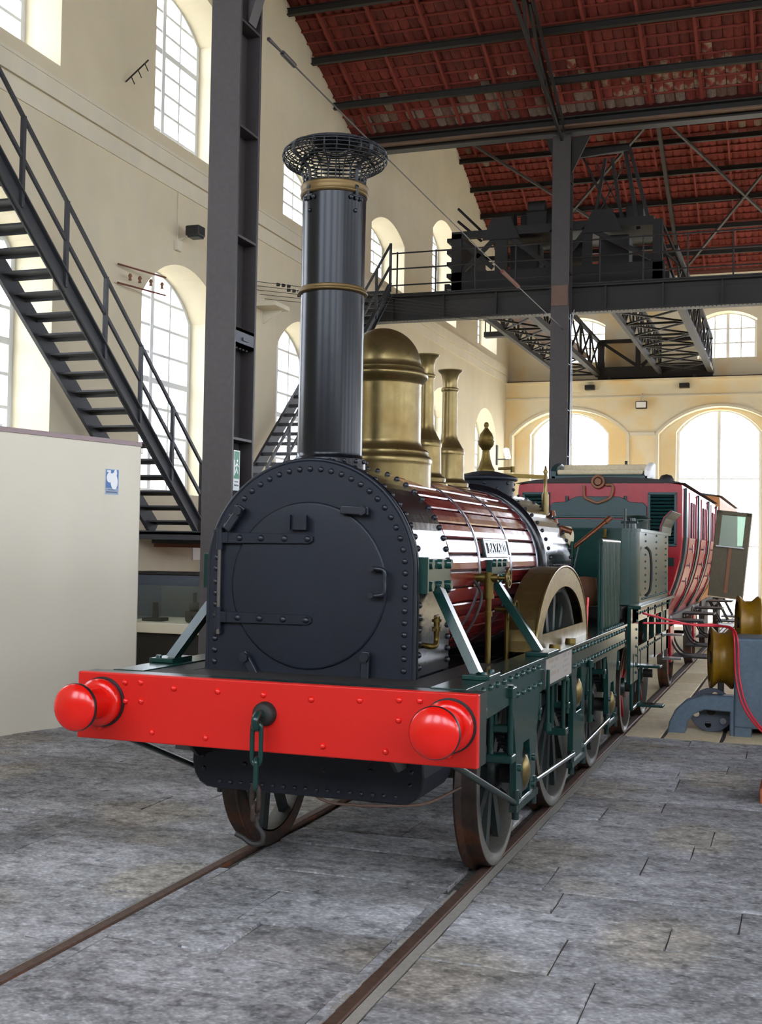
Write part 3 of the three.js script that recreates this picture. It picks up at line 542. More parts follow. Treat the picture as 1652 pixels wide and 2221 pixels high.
  part('far_carriage', [bx(-4.2, -0.3, 0.02, 0.42, zE - 0.12, zE + 0.12), bx(-4.2, -0.3, 1.28, 1.4, zE - 0.08, zE + 0.08), bx(-4.2, -4.0, 0.4, 1.3, zE - 0.1, zE + 0.1), bx(-2.9, -2.75, 0.4, 1.3, zE - 0.1, zE + 0.1), bar([-2.85, 0.45, zE], [-4.0, 1.25, zE], 0.1, 0.1), bar([-2.7, 0.45, zE], [-2.1, 1.0, zE], 0.1, 0.1)], S, c);
  for (const x of [-3.8, -0.9]) part('carriage_wheel', rod([x - 0.06, 0.02, zE - 0.02], [x + 0.06, 0.02, zE - 0.02], 0.16, 0.16, 16), M.steelCol, c);
  part('hanging_cab', [bx(-6.35, -5.5, 0.25, 0.4, -7.6, -7.3), bar([-6.3, 0.4, -7.3], [-6.3, 1.3, -7.3], 0.03, 0.03, [1, 0, 0]), bar([-6.15, 0.4, -7.3], [-6.15, 1.3, -7.3], 0.03, 0.03, [1, 0, 0])], M.steelDark, c);
}

// ================================================================ staircases on the left wall
{
  function flight(o, z0, y0, z1, y1, xn, xf, n) {                 // from the foot (z0,y0) to the head (z1,y1); near and far stringer x
    const dz = z1 - z0, dy = y1 - y0;
    for (const [x, nm] of [[xn, 'near_stringer'], [xf, 'far_stringer']]) {
      part(nm, [bar([x, y0, z0], [x, y1, z1], 0.02, 0.28), bar([x + (x === xn ? 0.03 : -0.03), y0 + 0.14, z0], [x + (x === xn ? 0.03 : -0.03), y1 + 0.14, z1], 0.07, 0.02), bar([x + (x === xn ? 0.03 : -0.03), y0 - 0.14, z0], [x + (x === xn ? 0.03 : -0.03), y1 - 0.14, z1], 0.07, 0.02)], M.steelStair, o);
    }
    for (let k = 0; k < n; k++) { const t = (k + 0.5) / n, z = z0 + dz * t, y = y0 + dy * t; part('tread', [bx(xf, xn, y + 0.01, y + 0.035, z - 0.13, z + 0.13), bx(xf, xn, y - 0.035, y + 0.01, z - Math.sign(dz) * 0.13 - 0.01, z - Math.sign(dz) * 0.13 + 0.01)], M.steelStair, o); }
    const h = 1.0, pn = Math.max(3, Math.round(Math.hypot(dz, dy) / 1.25));
    for (const k of [1, 0.5]) part('handrail', bar([xn + 0.02, y0 + h * k + 0.05, z0], [xn + 0.02, y1 + h * k + 0.05, z1], 0.035, 0.05), M.steelStair, o);
    for (let k = 0; k <= pn; k++) { const t = k / pn, z = z0 + dz * t, y = y0 + dy * t; part('railing_post', bar([xn + 0.02, y - 0.05, z], [xn + 0.02, y + h + 0.07, z], 0.055, 0.05, [1, 0, 0]), M.steelStair, o); }
  }
  const a = thing('metal_staircase', 'dark iron staircase with open treads and railing at the left of the view', 'staircase');
  flight(a, -9.85, 2.12, -4.2, 6.75, -6.4, -7.18, 21);
  part('foot_landing', [bx(-7.3, -6.2, 1.96, 2.1, -9.95, -9.55), bx(-7.3, -6.2, 2.04, 2.08, -12.0, -9.55), bx(-7.3, -6.2, 1.9, 2.04, -10.02, -9.95)], M.steelStair, a);
  part('landing_beam', [bx(-7.49, -6.1, 1.84, 1.95, -10.5, -10.35), bx(-7.49, -6.1, 1.84, 1.95, -11.95, -11.8)], M.wood, a);
  part('head_landing', bx(-7.45, -6.2, 6.66, 6.72, -4.2, 0.5), M.steelStair, a);
  part('support_post', [bx(-6.3, -6.2, -0.02, 1.9, -11.9, -11.8), bx(-6.3, -6.2, -0.02, 1.9, -10.45, -10.35)], M.steelStair, a);
  const b = thing('metal_staircase', 'dark iron staircase behind the chimney climbing to the crane walkway', 'staircase');
  flight(b, -12.3, 2.25, -18.75, 7.82, -6.4, -7.18, 26);
  part('support_post', [bx(-6.32, -6.22, -0.02, 2.02, -12.6, -12.5)], M.steelStair, b);
  part('foot_plate', bx(-7.49, -6.2, 2.02, 2.06, -12.7, -12.05), M.steelStair, b);
}
// ================================================================ things at the left
{
  // cream partition with a lilac cap
  const L = 6.2, p = thing('partition_screen', 'tall plain cream partition screen at the left edge', 'partition', [-4.39, -0.012, -4.7], 0);
  p.rotation.y = Math.atan2(-0.46, 1.8);
  part('board', rbx(-0.09, 0, 0, 2.98, 0, L, 0.004), M.panelBoard, p);
  part('cap', rbx(-0.10, 0.012, 2.98, 3.03, -0.012, L, 0.004), M.panelCap, p);
  part('edge_strip', bx(-0.09, 0, 0, 2.98, -0.008, 0), M.trimPale, p);
  // small notice on it
  const n = thing('wall_notice', 'small blue and white glossy notice on the cream partition', 'notice', [0, 0, 0]);
  n.position.copy(V(0.004, 2.565, 0.42).applyMatrix4(p.matrixWorld.compose(p.position, p.quaternion, p.scale))); n.rotation.y = p.rotation.y;
  part('backing', bx(-0.002, 0.002, -0.14, 0.14, -0.1, 0.1), M.white, n);
  const cv = document.createElement('canvas'); cv.width = 200; cv.height = 280; const x = cv.getContext('2d');
  x.fillStyle = '#93a9c2'; x.fillRect(0, 0, 200, 280); x.fillStyle = '#3f72b4'; x.fillRect(8, 8, 184, 200); x.fillStyle = '#ffffff';
  x.beginPath(); x.ellipse(60, 90, 42, 58, 0.1, 0, 7); x.fill(); x.beginPath(); x.ellipse(130, 130, 55, 95, -0.1, 0, 7); x.fill(); x.beginPath(); x.ellipse(150, 40, 24, 40, 0, 0, 7); x.fill(); x.fillRect(20, 12, 60, 22);
  x.fillStyle = '#5c6f94'; x.fillRect(40, 222, 110, 12); x.fillStyle = '#41506e'; x.fillRect(14, 248, 168, 14);
  const t = new THREE.CanvasTexture(cv); t.colorSpace = THREE.SRGBColorSpace;
  const pm = new THREE.MeshPhysicalMaterial({ map: t, roughness: 0.35 }); pm.userData.uv = 0;
  const g = new THREE.PlaneGeometry(0.19, 0.27).rotateY(Math.PI / 2).translate(0.003, 0, 0); g.userData.ownUV = true; part('print', g, pm, n);
}
{ // exit sign on the near column
  const s = thing('exit_sign', 'green and white escape route sign in the recess of the near column', 'sign', [-2.512, 2.6, -3.24]);
  part('plate', bx(-0.004, 0.0, -0.19, 0.19, -0.13, 0.0), M.white, s);
  const cv = document.createElement('canvas'); cv.width = 130; cv.height = 380; const x = cv.getContext('2d');
  x.fillStyle = '#d8e0dc'; x.fillRect(0, 0, 130, 380); x.fillStyle = '#0f7a55'; x.fillRect(8, 10, 114, 258);
  x.strokeStyle = '#e4ece8'; x.lineWidth = 13; x.lineCap = 'round'; x.beginPath(); x.moveTo(70, 118); x.lineTo(62, 170); x.lineTo(90, 215); x.moveTo(62, 170); x.lineTo(40, 212); x.moveTo(70, 124); x.lineTo(98, 150); x.moveTo(70, 124); x.lineTo(38, 150); x.stroke(); x.fillStyle = '#e4ece8'; x.beginPath(); x.arc(78, 96, 13, 0, 7); x.fill(); x.fillRect(14, 90, 16, 150);
  x.fillStyle = '#4a5568'; x.fillRect(24, 292, 80, 10); x.fillRect(16, 322, 98, 16);
  const t = new THREE.CanvasTexture(cv); t.colorSpace = THREE.SRGBColorSpace; const pm = new THREE.MeshPhysicalMaterial({ map: t, roughness: 0.4 }); pm.userData.uv = 0;
  const g = new THREE.PlaneGeometry(0.13, 0.38).rotateY(Math.PI / 2).translate(0.001, 0, -0.065); g.userData.ownUV = true; part('pictogram', g, pm, s);
}
{ // small things on the left wall
  const l = thing('wall_speaker', 'small black spotlight on a bracket high on the left wall', 'spotlight', [WL, 7.15, -11.0]);
  part('housing', [rbx(0.16, 0.42, -0.02, 0.15, -0.12, 0.12, 0.02), bx(0.2, 0.4, -0.05, -0.02, -0.1, 0.1)], M.blackPlastic, l);
  part('bracket', [rod([0, -0.05, 0], [0.2, 0.02, 0], 0.02, 0.02), rbx(0, 0.07, -0.28, -0.1, 0.04, 0.2, 0.01)], M.trimPale, l); part('cable', rod([0.015, -0.1, 0.12], [0.015, 0.72, 0.12], 0.008, 0.008, 5), M.trimPale, l);
  const r = thing('pipe_bracket', 'old two-bar iron bracket with brown insulators beside the lower left window', 'bracket', [WL, 6.05, -9.0]);
  for (const y of [0.16, -0.13]) part('bar', rod([0.05, y, 0], [0.32, y - 0.01, -1.0], 0.014, 0.014, 6), M.wood, r);
  for (const k of [0.25, 0.45, 0.68, 0.92]) part('insulator', lathe([[0, -0.06], [0.028, -0.06], [0.018, -0.02], [0.034, 0.01], [0.02, 0.04], [0, 0.05]], 10, [0.05 + 0.27 * k, 0.015, -k]), M.leather, r);
  const k = thing('iron_hook', 'small iron hook bracket on the upper left wall by the window', 'bracket', [WL, 9.2, -9.3]);
  part('bar', rod([0.05, -0.1, 0.2], [0.2, 0.38, -0.2], 0.014, 0.014, 6), M.steelDark, k); part('prongs', [0, 1, 2].map((i) => rod([0.08 + i * 0.04, 0.02 + i * 0.15, 0.1 - i * 0.13], [0.1 + i * 0.04, -0.08 + i * 0.15, 0.02 - i * 0.13], 0.009, 0.009, 5)), M.steelDark, k);
  const f = thing('wall_sheet', 'pale paper sheet on the wall below the front staircase', 'notice', [WL + 0.012, 1.78, -11.9]);
  part('sheet', rbx(-0.01, 0.004, -0.16, 0.16, -0.22, 0.22, 0.002), M.white, f);
}
{ // glass display case between the partition and the near column
  const c = thing('display_case', 'low glass museum showcase on a dark plinth behind the partition', 'display case', [-5.4, -0.02, -8.2]);
  part('plinth', rbx(-1.1, 1.2, 0, 0.68, -0.75, 0.45, 0.01), M.steelDark, c);
  part('tray', rbx(-1.15, 1.25, 0.68, 0.82, -0.8, 0.55, 0.008), M.trimPale, c);
  for (const [n, g] of [['front_glass', bx(-1.14, 1.24, 0.83, 1.34, 0.53, 0.532)], ['side_glass', bx(-1.14, -1.138, 0.83, 1.34, -0.78, 0.53)], ['side_glass', bx(1.238, 1.24, 0.83, 1.34, -0.78, 0.53)], ['rear_glass', bx(-1.14, 1.24, 0.83, 1.34, -0.782, -0.78)], ['top_glass', bx(-1.14, 1.24, 1.34, 1.342, -0.78, 0.53)]]) part(n, g, M.caseGlass, c);
  part('case_corner', [[-1.14, 0.53], [1.24, 0.53]].map(([x, z]) => bx(x - 0.008, x + 0.008, 0.83, 1.34, z - 0.008, z + 0.008)), M.bandSteel, c);
  const b = thing('dark_cabinet', 'dark long cabinet against the left wall behind the showcase', 'cabinet', [-6.0, -0.02, -9.6]);
  part('body', rbx(-1.3, 1.6, 0, 1.44, -0.4, 0.3, 0.01), M.dado, b); part('worktop', rbx(-1.35, 1.65, 1.44, 1.48, -0.42, 0.33, 0.01), M.steelDark, b);
  const m = thing('model_engine', 'small dark model standing inside the glass showcase', 'model', [-5.35, 0.8, -8.0]);
  part('model_body', [rbx(-0.2, 0.25, 0.06, 0.16, -0.1, 0.1, 0.01), rod([-0.15, 0.22, 0], [0.2, 0.22, 0], 0.07, 0.07, 14), rod([-0.1, 0.25, 0], [-0.1, 0.42, 0], 0.025, 0.03, 10)], M.steelDark, m);
  part('model_wheel', [-0.12, 0.02, 0.16].map((x) => rod([x, 0.055, 0.1], [x, 0.055, 0.13], 0.055, 0.055, 14)), M.blackPlastic, m);
  const d = thing('model_engine', 'smaller model on the tray near the left end of the showcase', 'model', [-6.1, 0.8, -8.05]);
  part('model_body', [rbx(-0.15, 0.15, 0.0, 0.05, -0.12, 0.12, 0.01), rod([0, 0.05, 0], [0, 0.26, 0], 0.05, 0.04, 10)], M.steelDark, d);
}
// ================================================================ fittings on the far wall
for (const [x, y, lab] of [[-4.45, 7.56, 'small black speaker on the far wall left of the floodlight'], [-1.21, 7.54, 'small black speaker on the far wall right of the floodlight']]) {
  const s = thing('wall_box', lab, 'speaker', [x, y, ZB]); part('cabinet', rbx(-0.17, 0.17, 0, 0.17, 0.01, 0.24, 0.02), M.blackPlastic, s); part('grille', bx(-0.15, 0.15, 0.02, 0.15, 0.24, 0.245), M.steelDark, s);
}
{
  const f = thing('floodlight', 'square floodlight hanging on the pier between the two far arches', 'floodlight', [-2.65, 6.98, ZB]);
  part('housing', rbx(-0.19, 0.19, -0.13, 0.13, 0.12, 0.3, 0.02), M.steelDark, f); part('lens', bx(-0.165, 0.165, -0.1, 0.1, 0.3, 0.31), M.white, f); part('stem', [rod([0, 0.12, 0.2], [0, 0.42, 0.02], 0.02, 0.02)], M.trimPale, f);
  const k = thing('security_camera', 'pale tubular camera on an arm in the far left corner', 'camera', [WL, 5.05, -33.6]);
  part('arm', rod([0, 0, 0], [0.45, 0, 0.05], 0.02, 0.02), M.steelCol, k); part('body', rbx(0.36, 0.52, -0.1, 0.28, -0.08, 0.22, 0.03).rotateZ(0.25), M.white, k); part('mount', rbx(0, 0.06, -0.2, 0.5, -0.06, 0.06, 0.01), M.steelCol, k);
}

// ================================================================ the locomotive (origin: track centre, rail top; front is +z)
const font = await new FontLoader().loadAsync('fonts/droid/droid_serif_bold.typeface.json');
const loco = thing('steam_locomotive', 'early black, maroon and brass steam locomotive with red buffer beam', 'locomotive');
const YC = 1.765, RB = 0.602;
// ---- buffer beam, buffers, coupling
{
  const b = part('buffer_beam', rbx(-1.09, 1.09, 0.868, 1.217, 1.325, 1.37, 0.008), M.red, loco, { label: 'bright red riveted buffer beam' });
  studs(b, [[-0.803, 1.172], [-0.71, 1.177], [-0.8, 1.076], [-0.707, 1.08], [-0.517, 1.157], [-0.267, 1.155], [-0.013, 1.153], [0.246, 1.145], [0.5, 1.156], [0.7, 1.17], [0.804, 1.172], [0.699, 1.073], [-0.638, 0.925], [-0.329, 0.918], [0.312, 0.922], [0.636, 0.919], [-0.95, 0.93], [0.95, 0.92]].map(([x, y]) => [[x, y, 1.369], [0, 0, 1]]), 0.017, M.redRivet);
  part('beam_backing', bx(-1.088, 1.088, 0.87, 1.213, 1.2, 1.325), M.greenDark, loco);
  part('front_footplate', [bx(-0.79, 0.79, 1.196, 1.213, 1.0, 1.2), bx(-0.62, 0.62, 1.19, 1.208, 0.84, 1.0)], M.steelDark, loco);
  for (const s of [-1, 1]) {
    const f = new THREE.Group(); f.name = 'buffer'; f.position.set(s > 0 ? 0.955 : -0.935, 1.065, 1.37); loco.add(f);
    const zr = (prof) => lathe(prof, 32).rotateX(Math.PI / 2);
    part('collar', zr([[0, 0.07], [0.09, 0.07], [0.108, 0.055], [0.123, 0.05], [0.123, 0.012], [0, 0.012]].reverse()), M.redGloss, f);
    part('collar_ring', zr([[0, 0], [0.13, 0], [0.13, 0.014], [0, 0.014]]), M.blackPlastic, f);
    part('stem', zr([[0.085, 0.05], [0.08, 0.1], [0.08, 0.18], [0.09, 0.24]]), M.redGloss, f);
    part('rim', zr([[0.05, 0.218], [0.1, 0.225], [0.121, 0.24], [0.1225, 0.255], [0.118, 0.262]]), M.blackPlastic, f);
    part('head', zr([[0.119, 0.255], [0.1185, 0.264], [0.11, 0.275], [0.085, 0.291], [0.05, 0.302], [0.02, 0.3065], [0, 0.307]]), M.redGloss, f);
  }
  const ch = new THREE.Group(); ch.name = 'coupling_chain'; ch.position.set(0, 1.06, 1.37); loco.add(ch);
  part('boss', orient(lathe([[0, 0.05], [0.045, 0.05], [0.058, 0.03], [0.062, 0]].reverse(), 20), [0, 0, 1], [0, 0, 0]), M.steelDark, ch);
  part('draw_hook', tubeG([[0, 0, 0.03], [0, 0.01, 0.085], [0, -0.015, 0.115], [0, -0.05, 0.11], [0, -0.06, 0.08]], 0.021, 20, 10), M.green, ch);
  const link = (y0, y1, turn, m, r = 0.0125) => { const h = (y1 - y0) / 2, w = 0.027, pts = []; for (let i = 0; i < 20; i++) { const a = i / 20 * Math.PI * 2, cx = Math.cos(a) * w, cy = Math.sin(a); pts.push([cx * Math.cos(turn), (y0 + y1) / 2 + Math.sign(cy) * (h - w) + cy * w, 0.095 + cx * Math.sin(turn)]); } part('chain_link', tubeG(pts, r, 40, 8, true), m, ch); };
  link(-0.235, -0.03, 0.25, M.green); link(-0.36, -0.205, 1.2, M.green); link(-0.46, -0.335, 0.5, M.rustWheel); link(-0.515, -0.425, 1.6, M.rustWheel);
  part('chain_hook', tubeG([[0, -0.49, 0.095], [0.012, -0.53, 0.095], [0.045, -0.575, 0.095], [0.035, -0.615, 0.095], [-0.02, -0.618, 0.1], [-0.06, -0.595, 0.1], [-0.1, -0.58, 0.1]], 0.013, 30, 8), M.steelDark, ch);
}
// ---- smokebox
{
  const out = (r, y0) => { const p = [[-r, y0]]; for (let i = 0; i <= 40; i++) { const a = Math.PI - Math.PI * i / 40; p.push([r * Math.cos(a), YC + r * Math.sin(a)]); } p.push([r, y0]); return p; };
  const sb = part('smokebox', ext(poly(out(RB, 0.88)), 0.62, 0, 4).translate(0, 0, 0.19), M.blackGloss, loco, { label: 'glossy black smokebox wrapper' });
  const fp = part('smokebox_front', ext(poly(out(RB - 0.004, 0.88)), 0.04, 0.006, 4).translate(0, 0, 0.812), M.black, loco, { label: 'black riveted smokebox front plate' });
  const bead = [[RB, 0.9, 0.845]]; for (let i = 0; i <= 40; i++) { const a = Math.PI * i / 40; bead.push([RB * Math.cos(a), YC + RB * Math.sin(a), 0.845]); } bead.push([-RB, 0.9, 0.845]);
  part('edge_bead', tubeG(bead, 0.013, 120, 8), M.black, fp);
  part('edge_bead', tubeG(bead.map((p) => [p[0] * 1.004, YC + (p[1] - YC) * 1.004, 0.805]), 0.01, 120, 8), M.blackGloss, sb);
  // rivets round the front and round both edges of the wrapper
  const ring = (r, z, step, nz) => { const L = []; for (let y = 1.0; y < YC - 0.01; y += step) for (const s of [-1, 1]) L.push([[s * r, y, z], nz ? [0, 0, 1] : [s, 0, 0]]); const n = Math.round(Math.PI * r / step); for (let i = 0; i <= n; i++) { const a = Math.PI * i / n, c = Math.cos(a), s = Math.sin(a); L.push([[r * c, YC + r * s, z], nz ? [0, 0, 1] : [c, s, 0]]); } return L; };
  studs(fp, ring(RB - 0.05, 0.857, 0.063, true), 0.0175, M.blackRivet);
  studs(sb, ring(RB, 0.765, 0.066, false), 0.018, M.blackRivet);
  studs(sb, ring(RB, 0.225, 0.066, false), 0.018, M.blackRivet);
  // lower casing behind the beam
  const lc = part('lower_casing', ext(poly([[-0.655, 0.95], [-0.675, 0.7], [-0.66, 0.63], [-0.63, 0.585], [-0.585, 0.56], [-0.54, 0.555], [0.54, 0.555], [0.585, 0.56], [0.63, 0.585], [0.66, 0.63], [0.675, 0.7], [0.655, 0.95]].reverse()), 0.52, 0.008, 4).translate(0, 0, 0.335), M.black, loco);
  studs(lc, [...along([-0.5, 0.595, 0.862], [0.52, 0.595, 0.862], 17, [0, 0, 1]), ...along([-0.6, 0.66, 0.862], [-0.62, 0.86, 0.862], 4, [0, 0, 1]), ...along([0.6, 0.66, 0.862], [0.62, 0.86, 0.862], 4, [0, 0, 1]), [[-0.35, 0.7, 0.862], [0, 0, 1]], [[0.12, 0.7, 0.862], [0, 0, 1]], [[0.38, 0.72, 0.862], [0, 0, 1]]], 0.014, M.blackRivet);
  part('lower_cover', new THREE.CylinderGeometry(0.27, 0.27, 0.014, 48).rotateX(Math.PI / 2).translate(0.17, 0.93, 0.865), M.black, lc);
  part('cylinder_block', [bx(-0.5, 0.5, 0.62, 0.95, -0.1, 0.34), rod([-0.28, 0.75, -0.1], [-0.28, 0.75, 0.33], 0.2, 0.2, 20), rod([0.28, 0.75, -0.1], [0.28, 0.75, 0.33], 0.2, 0.2, 20)], M.steelDark, loco);
  part('drain_hose', tubeG([[0.02, 0.57, 0.82], [0.12, 0.535, 0.84], [0.3, 0.53, 0.85], [0.5, 0.545, 0.85], [0.66, 0.56, 0.8], [0.8, 0.62, 0.6]], 0.008, 40, 6), M.steelRust, loco);
  // door
  const d = new THREE.Group(); d.name = 'smokebox_door'; loco.add(d);
  part('door_disc', orient(lathe([[0, 0.022], [0.25, 0.022], [0.44, 0.018], [0.452, 0.012], [0.455, 0.0]].reverse(), 64), [0, 0, 1], [0, 1.685, 0.853]), M.black, d);
  part('hinge_pin', [rod([-0.522, 1.405, 0.885], [-0.522, 1.985, 0.885], 0.0105, 0.0105, 10)], M.bolt, d);
  for (const y of [1.937, 1.5]) {
    part('hinge_strap', [ext(poly([[-0.5, -0.03], [0.01, -0.026], [0.035, -0.012], [0.035, 0.012], [0.01, 0.026], [-0.5, 0.03]]), 0.012, 0.002).translate(0, y, 0.876), rod([-0.522, y - 0.065, 0.885], [-0.522, y + 0.055, 0.885], 0.019, 0.019, 12), bx(-0.522, -0.47, y - 0.028, y + 0.028, 0.872, 0.894)], M.black, d);
    studs(d, [-0.4, -0.27, -0.13, 0.005].map((x) => [[x, y, 0.887], [0, 0, 1]]), 0.02, M.blackRivet, 'strap_bolt');
  }
  part('hinge_lug', [bx(-0.56, -0.505, 1.41, 1.47, 0.852, 0.885), bx(-0.56, -0.505, 1.91, 1.98, 0.852, 0.885)], M.black, d);
  part('door_handle', tubeG([[0.385, 1.785, 0.86], [0.39, 1.785, 0.905], [0.42, 1.785, 0.912], [0.452, 1.775, 0.912], [0.455, 1.72, 0.912], [0.452, 1.655, 0.912], [0.42, 1.645, 0.912], [0.39, 1.645, 0.905], [0.385, 1.645, 0.86]], 0.0125, 40, 8), M.blackRivet, d);
  studs(d, [[[0.383, 1.785, 0.91], [0, 0, 1]], [[0.383, 1.645, 0.91], [0, 0, 1]]], 0.019, M.blackRivet, 'handle_nut', hexG);
  part('lamp_bracket', [bx(-0.09, -0.005, 1.985, 2.065, 0.872, 0.884), bx(-0.093, -0.083, 1.985, 2.065, 0.884, 0.925), bx(-0.083, -0.012, 1.985, 2.065, 0.9, 0.906), bx(-0.012, -0.002, 1.985, 2.065, 0.884, 0.925), bx(-0.11, -0.083, 1.985, 2.065, 0.92, 0.928), bx(-0.012, 0.012, 1.985, 2.065, 0.92, 0.928)], M.black, d);
  const clamp1 = (x, y, a) => { const g = new THREE.Group(); g.name = 'door_clamp'; g.position.set(x, y, 0.86); g.rotation.z = a; loco.add(g); part('clamp_bar', [rbx(-0.03, 0.13, -0.023, 0.023, 0.02, 0.048, 0.006), bx(0.09, 0.12, -0.016, 0.016, -0.002, 0.03)], M.blackRivet, g); part('clamp_bolt', [rod([0, 0, 0], [0, 0, 0.065], 0.013, 0.013, 10), rod([0, 0, 0.045], [0, 0, 0.068], 0.028, 0.026, 6)], M.blackRivet, g); };
  clamp1(-0.4, 2.085, -2.2); clamp1(0.325, 2.09, 3.1); clamp1(-0.345, 1.285, -1.0); clamp1(0.352, 1.318, -1.6);
  // green brackets on both flanks carrying the struts
  for (const s of [-1, 1]) {
    const b = part('boiler_bracket', [rbx(s * 0.6, s * 0.635, 1.665, 1.84, 0.29, 0.80, 0.006), rbx(s * 0.6, s * 0.66, 1.655, 1.85, 0.782, 0.808, 0.004)], M.green, loco);
    studs(b, [...along([s * 0.635, 1.812, 0.7], [s * 0.635, 1.812, 0.34], 3, [s, 0, 0]), ...along([s * 0.635, 1.693, 0.7], [s * 0.635, 1.693, 0.34], 3, [s, 0, 0])], 0.032, M.greenBolt, 'bracket_bolt', hexG);
    const st = part('diagonal_strut', [bar([s * 0.645, 1.67, 0.55], [s * 0.91, 1.235, 0.70], 0.075, 0.05, [s, 0.6, 0]), rbx(s * 0.85, s * 1.0, 1.218, 1.245, 0.56, 0.80, 0.006)], M.green, loco);
    studs(st, along([s * 0.96, 1.245, 0.76], [s * 0.96, 1.245, 0.6], 2, [0, 1, 0]), 0.018, M.greenBolt, 'bolt', hexG);
    const b2 = part('boiler_bracket', [rbx(s * 0.595, s * 0.64, 1.69, 1.83, -1.02, -0.66, 0.006)], M.green, loco);
    studs(b2, [...along([s * 0.64, 1.81, -0.7], [s * 0.64, 1.81, -0.98], 3, [s, 0, 0]), ...along([s * 0.64, 1.71, -0.7], [s * 0.64, 1.71, -0.98], 3, [s, 0, 0])], 0.03, M.greenBolt, 'bracket_bolt', hexG);
    part('diagonal_strut', [bar([s * 0.62, 1.68, -0.84], [s * 0.905, 1.235, -0.9], 0.075, 0.05, [s, 0.6, 0]), rbx(s * 0.85, s * 1.0, 1.218, 1.245, -1.08, -0.72, 0.006)], M.green, loco);
  }
  const el = part('drain_cock', [tubeG([[0.6, 1.375, 0.66], [0.64, 1.37, 0.66], [0.655, 1.375, 0.63], [0.655, 1.4, 0.61], [0.655, 1.46, 0.61]], 0.016, 24, 10), rod([0.655, 1.44, 0.61], [0.655, 1.53, 0.61], 0.017, 0.017, 10), rod([0.655, 1.45, 0.61], [0.655, 1.475, 0.61], 0.026, 0.026, 6), rod([0.655, 1.5, 0.61], [0.655, 1.515, 0.61], 0.028, 0.028, 6), rod([0.655, 1.53, 0.645], [0.655, 1.53, 0.575], 0.009, 0.009, 6), rod([0.655, 1.46, 0.66], [0.655, 1.46, 0.59], 0.009, 0.009, 6)], M.brassDark, loco);
}
// ---- chimney with wire spark arrester
{
  const c = new THREE.Group(); c.name = 'chimney'; c.position.set(0, 0, 0.58); loco.add(c);
  part('stack', lathe([[0.205, 2.30], [0.205, 2.385], [0.186, 2.395], [0.184, 2.42], [0.180, 3.31], [0.178, 3.36], [0.181, 3.9], [0.186, 3.92]], 48), M.blackSatin, c, { label: 'tall glossy black stack' });
  part('brass_band', lathe([[0.178, 3.315], [0.196, 3.318], [0.199, 3.326], [0.196, 3.333], [0.19, 3.337], [0.192, 3.345], [0.189, 3.352], [0.178, 3.355]], 48), M.chimneyBand, c);
  part('top_rim', lathe([[0.184, 3.87], [0.194, 3.876], [0.196, 3.886], [0.188, 3.892], [0.19, 3.915], [0.195, 3.925], [0.19, 3.935], [0.178, 3.938]], 48), M.chimneyBand, c);
  studs(c, Array.from({ length: 16 }, (_, i) => { const a = i / 16 * Math.PI * 2; return [[0.205 * Math.cos(a), 2.372, 0.205 * Math.sin(a)], [Math.cos(a), 0, Math.sin(a)]]; }), 0.013, M.blackRivet, 'base_rivet');
  const prof = new THREE.CatmullRomCurve3([[0.178, 3.92], [0.177, 3.975], [0.188, 4.012], [0.232, 4.042], [0.282, 4.068], [0.299, 4.1], [0.286, 4.135], [0.24, 4.165], [0.165, 4.187], [0.08, 4.194], [0.012, 4.195]].map(([r, y]) => V(r, y, 0)));
  const wires = [], pts = prof.getSpacedPoints(25);
  pts.forEach((p, i) => { if (p.x > 0.03) wires.push(new THREE.TorusGeometry(p.x, i === 12 ? 0.006 : 0.0042, 4, 44).rotateX(Math.PI / 2).translate(0, p.y, 0)); });
  for (let k = 0; k < 27; k++) { const a = k / 27 * Math.PI * 2, ca = Math.cos(a), sa = Math.sin(a); const line = prof.getSpacedPoints(16).filter((p) => k % 3 === 0 || p.x > 0.1).map((p) => [p.x * ca, p.y, p.x * sa]); wires.push(tubeG(line, k % 3 ? 0.0036 : 0.005, 22, 4)); }
  part('spark_arrester_wires', wires, M.wire, c, { kind: 'stuff', label: 'woven wire basket' });
  part('top_plate', lathe([[0.0, 4.2], [0.09, 4.198], [0.12, 4.192]].reverse(), 28), M.wire, c);
  for (let k = 0; k < 4; k++) {
    const a = k * Math.PI / 2 + 2.05, ca = Math.cos(a), sa = Math.sin(a), P = prof.getSpacedPoints(20).map((p) => [(p.x + 0.006) * ca, p.y, (p.x + 0.006) * sa]);
    P.unshift([0.19 * ca, 3.83, 0.19 * sa], [0.193 * ca, 3.9, 0.193 * sa]);
    const fr = []; for (let i = 0; i < P.length - 1; i++) fr.push(bar(P[i], P[i + 1], 0.022, 0.005, [ca, 0.001, sa]));
    const s = part('basket_strap', fr, M.wire, c);
    part('strap_clip', [rod([0.187 * ca - 0.03 * sa, 3.85, 0.187 * sa + 0.03 * ca], [0.187 * ca + 0.03 * sa, 3.85, 0.187 * sa - 0.03 * ca], 0.009, 0.009, 6)], M.blackRivet, s);
    studs(s, [[[0.182 * ca - 0.035 * sa, 3.84, 0.182 * sa + 0.035 * ca], [ca, 0, sa]], [[0.182 * ca + 0.035 * sa, 3.84, 0.182 * sa - 0.035 * ca], [ca, 0, sa]], [[0.182 * ca, 3.77, 0.182 * sa], [ca, 0, sa]]], 0.013, M.blackRivet);
  }
}
